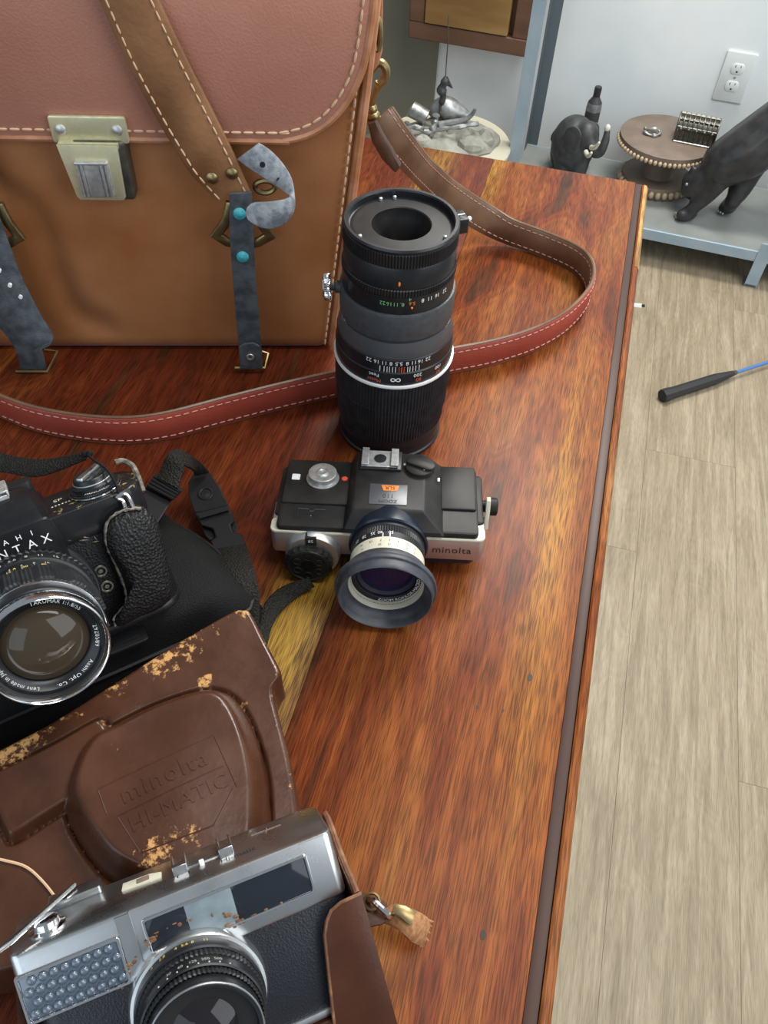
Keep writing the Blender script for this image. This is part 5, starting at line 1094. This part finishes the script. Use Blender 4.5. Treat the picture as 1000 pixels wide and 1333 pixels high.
# twisted silver trinket
TK = P(849, 176, RT-T); tk = thing('silver_trinket', 'small twisted silver trinket lying on the round brown stand', 'trinket', tr(TK))
mb = MB(); mb.tube(smooth_path([(-.020, .006, .006), (-.010, -.006, .004), (.004, -.010, .004), (.016, -.004, .006), (.020, .008, .006), (.008, .014, .010), (-.008, .012, .008)], 4, True), [.0038+.0014*math.sin(k) for k in range(28)], 7, True)
mb.tube([(-.018, .008, .010), (-.004, 0, .014), (.012, .004, .010)], [.002, .004, .002], 7); mb.ball((-.019, .009, .012), .0045); mb.ball((.002, -.010, .006), (.006, .004, .004)); part('trinket_body', mb, m_pewter, tk)
# ---- organic figures: overlapping volumes fused into one continuous skin
def blob(name, mb, m, parent, vox=0.0045, it=6):
    mb.v = [(q[0], q[1], max(q[2], SZ+.0022)) for q in mb.v]; o = part(name, mb, m, parent, world=True, sharp=180)
    r = o.modifiers.new('fuse', 'REMESH'); r.mode = 'VOXEL'; r.voxel_size = vox; r.use_smooth_shade = True
    q = o.modifiers.new('smooth', 'SMOOTH'); q.factor = 0.5; q.iterations = it
    return o
pw1 = P(893, 279, HS+.016); pw2 = P(948, 269, HS+.016)
cx_ = Vector((pw1.x, pw1.y, SZ)); pa = thing('black_panther', 'black panther figurine crouching forward on the grey shelf, paw stretched out', 'figurine', tr(cx_))
D1 = RW @ Vector((1, 0, 0)); D2 = RW @ Vector((0, 1, 0))
def PB(x, y, d): o = cx_ + D2*d; return PL(x, y, o, D2)      # on a plane parallel to the wall, d behind the stretched paw
def limb(mb, pts, rr, n=3):
    c_ = smooth_path(pts, n); m = len(c_)-1; rs_ = []
    for i in range(m+1):
        t = i/m*(len(rr)-1); k = min(int(t), len(rr)-2); rs_.append(rr[k]+(rr[k+1]-rr[k])*(t-k))
    mb.tube(c_, rs_, 12)
    for q, r in ((c_[0], rs_[0]), (c_[-1], rs_[-1])): mb.ball(q, r*.98, None, 12, 8)
mb = MB()
limb(mb, [PB(945, 212, .035), PB(975, 195, .048), PB(1012, 166, .065), PB(1050, 140, .075)], [.058, .066, .062, .064])       # trunk
limb(mb, [PB(950, 210, .034), PB(925, 226, .032), PB(910, 236, .028)], [.050, .037, .034])                                # neck
mb.ball(PB(907, 237, .034), (.036, .036, .033)); mb.ball(PB(897, 248, .020), (.021, .022, .018)); mb.ball(PB(894, 252, .015), (.012, .013, .010)); mb.ball(PB(904, 254, .022), (.016, .016, .012))
limb(mb, [PB(944, 218, .035), PB(926, 246, .016), PB(908, 266, .004), PB(898, 274, .0)], [.040, .026, .017, .016])         # stretched fore leg
limb(mb, [pw1+Vector((.012, .004, .002)), pw1, pw1-D1*.010-D2*.008], [.018, .019, .015])
limb(mb, [PB(974, 214, .090), PB(966, 240, .065), PB(956, 260, .046)], [.046, .031, .020]); limb(mb, [PB(954, 262, .045), pw2, pw2-D1*.008-D2*.012], [.020, .021, .017])
for d, sx in ((.045, 0), (.115, 14)):
    f = P(1062+sx, 262-sx*.7, HS+.016)
    limb(mb, [PB(1048+sx, 162, d), PB(1060+sx, 205, d-.02), PB(1084+sx, 232, d+.01), f], [.054, .036, .018, .018]); limb(mb, [f, f-D1*.022-D2*.010], [.019, .016])
limb(mb, [PB(1062, 130, .078), PB(1100, 112, .085), PB(1140, 120, .09), PB(1165, 150, .09)], [.022, .013, .011, .009], 4)
for x, y, d in ((902, 221, .026), (921, 222, .060)): limb(mb, [PB(x, y+6, d), PB(x, y-3, d)], [.012, .007])
blob('panther_body', mb, m_cat, pa)
mb = MB()
for x, y, d in ((894, 240, .004), (905, 243, .002)): mb.ball(PB(x, y, d), .0042, None, 8, 6)
part('eye', mb, m_pewter, pa, world=True, kind='stuff')
mb = MB()
for k in range(3):
    mb.ball(pw1-D1*(.024-.002*k)-D2*(.006+.008*k-.012)+Vector((0, 0, -.006)), .0035, None, 8, 5); mb.ball(pw2-D1*(.022-.006*k)-D2*(.020+.004*k)+Vector((0, 0, -.006)), .0035, None, 8, 5)
part('claws', mb, m_pewter, pa, world=True, kind='stuff')
# elephant
E0_ = Vector((.452, 2.135, SZ)); el = thing('elephant_figurine', 'dark elephant figurine with raised trunk and ivory tusks on the grey shelf', 'figurine', tr(E0_))
def PE(x, y, d): return PL(x, y, E0_ + D2*d, D2)
mb = MB(); mb.ball(PE(746, 186, .0), (.056, .058, .070), None, 20, 14); mb.ball(PE(741, 196, .03), (.050, .050, .062), None, 18, 12); mb.ball(PE(763, 178, -.02), (.034, .034, .040), None, 16, 10)
limb(mb, [PE(768, 184, -.03), PE(775, 197, -.045), PE(782, 197, -.055), PE(788, 184, -.055), PE(791, 170, -.050)], [.024, .017, .013, .0105, .008], 4)
for x, d in ((735, -.02), (758, -.03), (737, .05), (760, .04)):
    t_ = PE(x, 200, d); limb(mb, [t_, Vector((t_.x, t_.y, SZ+.020))], [.026, .022])
limb(mb, [PE(727, 170, .02), PE(721, 176, .02), PE(719, 182, .02)], [.010, .007, .006])
blob('elephant_body', mb, m_ele, el, .004)
for cx2, cy2, d, w2 in ((748, 178, -.062, 1.0), (774, 172, .012, .7)):
    mb = MB(); c_ = PE(cx2, cy2, d); out = [(.027*w2*math.cos(a)*(1 if math.cos(a) < 0 else .75), .033*math.sin(a)*(1.15 if math.sin(a) < 0 else .8)) for a in [2*PI*i/20 for i in range(20)]]
    mb.slab(out, 0, .006, .0025, tr(c_) @ RW @ rz(-.35) @ XZ); part('ear', mb, m_ele, el, world=True)
for p0 in (((770, 192, -.058), (775, 192, -.075), (780, 186, -.085)), ((763, 198, -.060), (766, 203, -.078), (770, 199, -.090))):
    mb = MB(); limb(mb, [PE(*k) for k in p0], [.0065, .0055, .0035]); part('tusk', mb, m_ivory, el, world=True)
mb = MB().ball(PE(791, 167, -.050), (.0075, .0075, .010), None, 10, 7); part('trunk_tip', mb, m_ivory, el, world=True)
# flask standing behind the elephant
FB = Vector((.500, 2.215, SZ))
q = PL(771, 150, FB, D2); FB = Vector((q.x, q.y, SZ)); fk = thing('small_bottle', 'small dark bottle with a silver band behind the elephant figurine', 'bottle', tr(FB))
zb = q.z-SZ
mb = MB().lathe([(.012, 0), (.0185, .002), (.0195, .010), (.0195, zb+.020), (.018, zb+.034), (.010, zb+.046), (.0085, zb+.052)], 28); part('bottle_body', mb, m_ele, fk)
mb = MB().lathe([(.0198, zb+.014), (.0199, zb+.018), (.0192, zb+.028), (.0182, zb+.034)], 28, None, False); part('silver_band', mb, m_pewter, fk)
mb = MB().lathe([(.0092, zb+.050), (.0095, zb+.070), (.0085, zb+.073), (0, zb+.0735)], 20); part('bottle_cap', mb, m_cat, fk)
# cream round stool with pewter sculpture
ht = .235; SC_ = P(583, 182, ht-T); SC_.z = 0
so = thing('round_stool', 'low round cream topped stool between the table and the back wall', 'stool', tr(SC_))
mb = MB().lathe([(.145, ht-.024), (.153, ht-.020), (.155, ht-.006), (.151, ht), (.02, ht)], 56); part('stool_top', mb, m_stool, so)
for k in range(3):
    a = PI/2+2*PI*k/3; mb = MB().tube([(.10*math.cos(a), .10*math.sin(a), ht-.022), (.135*math.cos(a), .135*math.sin(a), .0)], [.016, .011], 12); part('leg', mb, m_frame, so)
sp = thing('pewter_sculpture', 'pewter sculpture of a canoe and logs on a stone mound, on the cream stool', 'sculpture', tr(SC_.x-.004, SC_.y-.015, ht))
SPM = TM[sp.name]
def SQ(x, y, d): return SPM.inverted() @ PL(x, y, SPM @ Vector((0, d, 0)), Vector((0, 1, 0)))
mb = MB(); ls = []
for z, s in ((0, 1.0), (.004, 1.06), (.014, 1.02), (.024, .92), (.031, .74), (.035, .45), (.036, .1)):
    ls.append([((.118*s)*math.cos(a)*(1+.07*math.sin(3*a+z*40)+.03*math.sin(9*a+z*90)), (.085*s)*math.sin(a)*(1+.09*math.cos(4*a+z*60)+.04*math.sin(11*a)), z+.005*math.sin(5*a+s*6)*(1 if z > .005 else 0)+.003*math.sin(13*a+s*11)*(1 if z > .005 else 0)) for a in [2*PI*i/40 for i in range(40)]])
mb.loft(ls); part('stone_mound', mb, m_rock, sp, sharp=25)
for x, y, d, r in ((630, 184, -.01, (.026, .030, .026)), (612, 190, -.05, (.034, .026, .022)), (598, 178, -.02, (.030, .030, .018)), (532, 172, .01, (.024, .024, .018)), (548, 184, -.05, (.030, .022, .016))):
    mb = MB().ball(SQ(x, y, d), r, None, 9, 6); mb.v = [tuple(Vector(q)+Vector((random.uniform(-.003, .003), random.uniform(-.003, .003), random.uniform(-.003, .003)))) for q in mb.v]; part('rock', mb, m_rock, sp, sharp=20)
mb = MB(); mb.tube([SQ(536, 142, .03), SQ(556, 153, .02)], [.019, .017], 14); mb.tube([SQ(536, 142, .03)+Vector((-.001, 0, 0)), SQ(535.5, 142, .03)], .0205, 14); part('log_end', mb, m_pewter, sp)
mb = MB(); cn = smooth_path([SQ(572, 163, .0), SQ(588, 160, .0), (SQ(602, 157, .0)), SQ(613, 151, .0), SQ(619, 142, .0)], 4); mb.tube(cn, [.010-.006*i/(len(cn)-1) for i in range(len(cn))], 8); part('curved_branch', mb, m_pewter, sp)
mb = MB(); hull = smooth_path([SQ(560, 150, .04), SQ(575, 140, .04), SQ(592, 146, .04), SQ(612, 152, .03)], 4); mb.tube(hull, [.006+.022*math.sin(PI*i/(len(hull)-1)) for i in range(len(hull))], 12); part('canoe_hull', mb, m_pewter, sp)
for pts, r in ((((520, 170), (540, 165), (556, 172), (575, 168), (600, 165), (622, 161)), .0065), (((538, 181), (552, 181), (562, 175), (563, 166), (552, 160)), .0055), (((528, 160), (540, 166), (552, 166)), .0065), (((562, 172), (566, 160), (568, 150)), .009)):
    c_ = smooth_path([SQ(x, y, -.045 if y > 164 else -.02) for x, y in pts], 4); mb = MB().tube(c_, [r*(.8+.25*math.sin(i*1.7)) for i in range(len(c_))], 8); part('twisted_root', mb, m_pewter, sp)
mb = MB(); fsh = smooth_path([SQ(574, 136, .02), SQ(577, 126, .02), SQ(575, 116, .02), SQ(579, 107, .02), SQ(580, 99, .02)], 4)
mb.tube(fsh, [.004+.0065*math.sin(PI*i/(len(fsh)-1))+.0018*math.sin(i*1.1) for i in range(len(fsh))], 8); mb.tube([SQ(571, 114, .02), SQ(579, 108, .02), SQ(588, 114, .02), SQ(582, 100, .02)], [.003, .004, .004, .002], 7); part('hooked_fish', mb, m_ele, sp, label='dark fish figure on the line')
mb = MB().tube([SQ(571, 160, .02), SQ(574, 136, .02)], .004, 6); mb.tube([SQ(580, 100, .02), SQ(583, 58, .02), SQ(584, 20, .02)], .0013, 6); part('fishing_line', mb, m_dsteel, sp)
# wooden wall cabinet above
def WP(x, y, fwd): return RW.inverted() @ PL(x, y, WU(0, WD-fwd, 0), RW @ Vector((0, 1, 0)))
c0 = WP(531, 52, .16); c1 = WP(684, 72, .16); zc = (c0.z+c1.z)/2; ux0, ux1 = c0.x, c1.x
CM = tr(RW @ Vector(((ux0+ux1)/2, WD-.0005, zc))) @ RW; wd = (ux1-ux0)/2
cb = thing('wall_cabinet', 'dark framed wooden cabinet with honey coloured panel hung on the wall', 'cabinet', CM)
mb = MB().box(-wd+.006, wd-.006, -.135, 0, .004, .44); part('cabinet_box', mb, m_frame, cb, bevel=.002)
mb = MB(); fw = .040
mb.box(-wd, wd, -.160, -.135, 0, fw); mb.box(-wd, wd, -.160, -.135, .44-fw, .445); mb.box(-wd, -wd+fw, -.160, -.135, fw, .44-fw); mb.box(wd-fw, wd, -.160, -.135, fw, .44-fw); part('door_frame', mb, m_frame, cb, bevel=.003)
mb = MB().slab(rrect(-wd+fw+.002, wd-fw-.012, fw+.003, .44-fw, .003), .136, .166, .0025, XZ); part('door_panel', mb, m_panel, cb, label='honey coloured raised door panel')
mb = MB().lathe([(.004, 0), (.006, .012), (.010, .016), (.0095, .024), (0, .026)], 20, tr(wd-.02, -.160, .20) @ rx(PI/2)); part('knob', mb, m_dbrass, cb)
# racket on the floor
g0, g1, g2 = P(862, 516, -.75+.014), P(955, 487, -.75+.012), P(1000, 466, -.75+.010)
rk = thing('racket', 'racket with black grip and blue shaft lying on the wood floor', 'racket', tr(g0.x, g0.y, 0))
ax = (g1-g0).normalized(); ax.z = 0; ax.normalize(); G0 = Vector((g0.x, g0.y, .0150))
RKM = Matrix.Translation(G0) @ ax.to_track_quat('Z', 'X').to_matrix().to_4x4()
LG = (g1-g0).length
mb = MB().lathe([(.010, -.001), (.0145, 0), (.0148, .012), (.0128, .030), (.0122, LG*.72), (.0105, LG*.80), (.0062, LG-.002), (.0048, LG)], 8, RKM); part('grip', mb, m_grip, rk, world=True, sharp=30, label='black octagonal grip')
mb = MB().lathe([(.0052, LG-.004), (.0052, LG+.006), (.0036, LG+.008)], 16, RKM); part('collar', mb, m_dsteel, rk, world=True)
mb = MB().lathe([(.0036, LG), (.0036, LG+.26)], 16, RKM); part('shaft', mb, m_blue, rk, world=True, label='blue shaft')
mb = MB().tube([(0, .095*math.cos(a), LG+.38+.125*math.sin(a)) for a in [2*PI*i/40 for i in range(40)]], .005, 8, True, RKM @ rz(PI/2)); part('head_frame', mb, m_blue, rk, world=True)
mb = MB()
for k in range(-8, 9):
    x = k*.0105; l = .122*math.sqrt(max(0, 1-(x/.093)**2)); mb.tube([(0, x, LG+.38-l), (0, x, LG+.38+l)], .0004, 4, False, RKM @ rz(PI/2))
for k in range(-10, 11):
    z = k*.0115; l = .092*math.sqrt(max(0, 1-(z/.122)**2)); mb.tube([(0, -l, LG+.38+z), (0, l, LG+.38+z)], .0004, 4, False, RKM @ rz(PI/2))
part('strings', mb, m_white, rk, world=True, kind='stuff')
# paper scrap
sc0 = P(831, 398, -.75); ps = thing('paper_scrap', 'tiny folded white paper scrap on the floor by the table edge', 'paper', tr(sc0.x, sc0.y, 0))
mb = MB().loft([[(-.016, -.006, .0006), (.006, -.009, .0006), (.010, .002, .0006), (-.014, .008, .0006)], [(-.015, -.005, .004), (.004, -.006, .009), (.007, .001, .006), (-.013, .006, .003)]]); part('fold', mb, m_paper, ps)
mb = MB().box(.007, .015, -.004, .001, .0004, .004); part('dark_tip', mb, m_hole, ps)
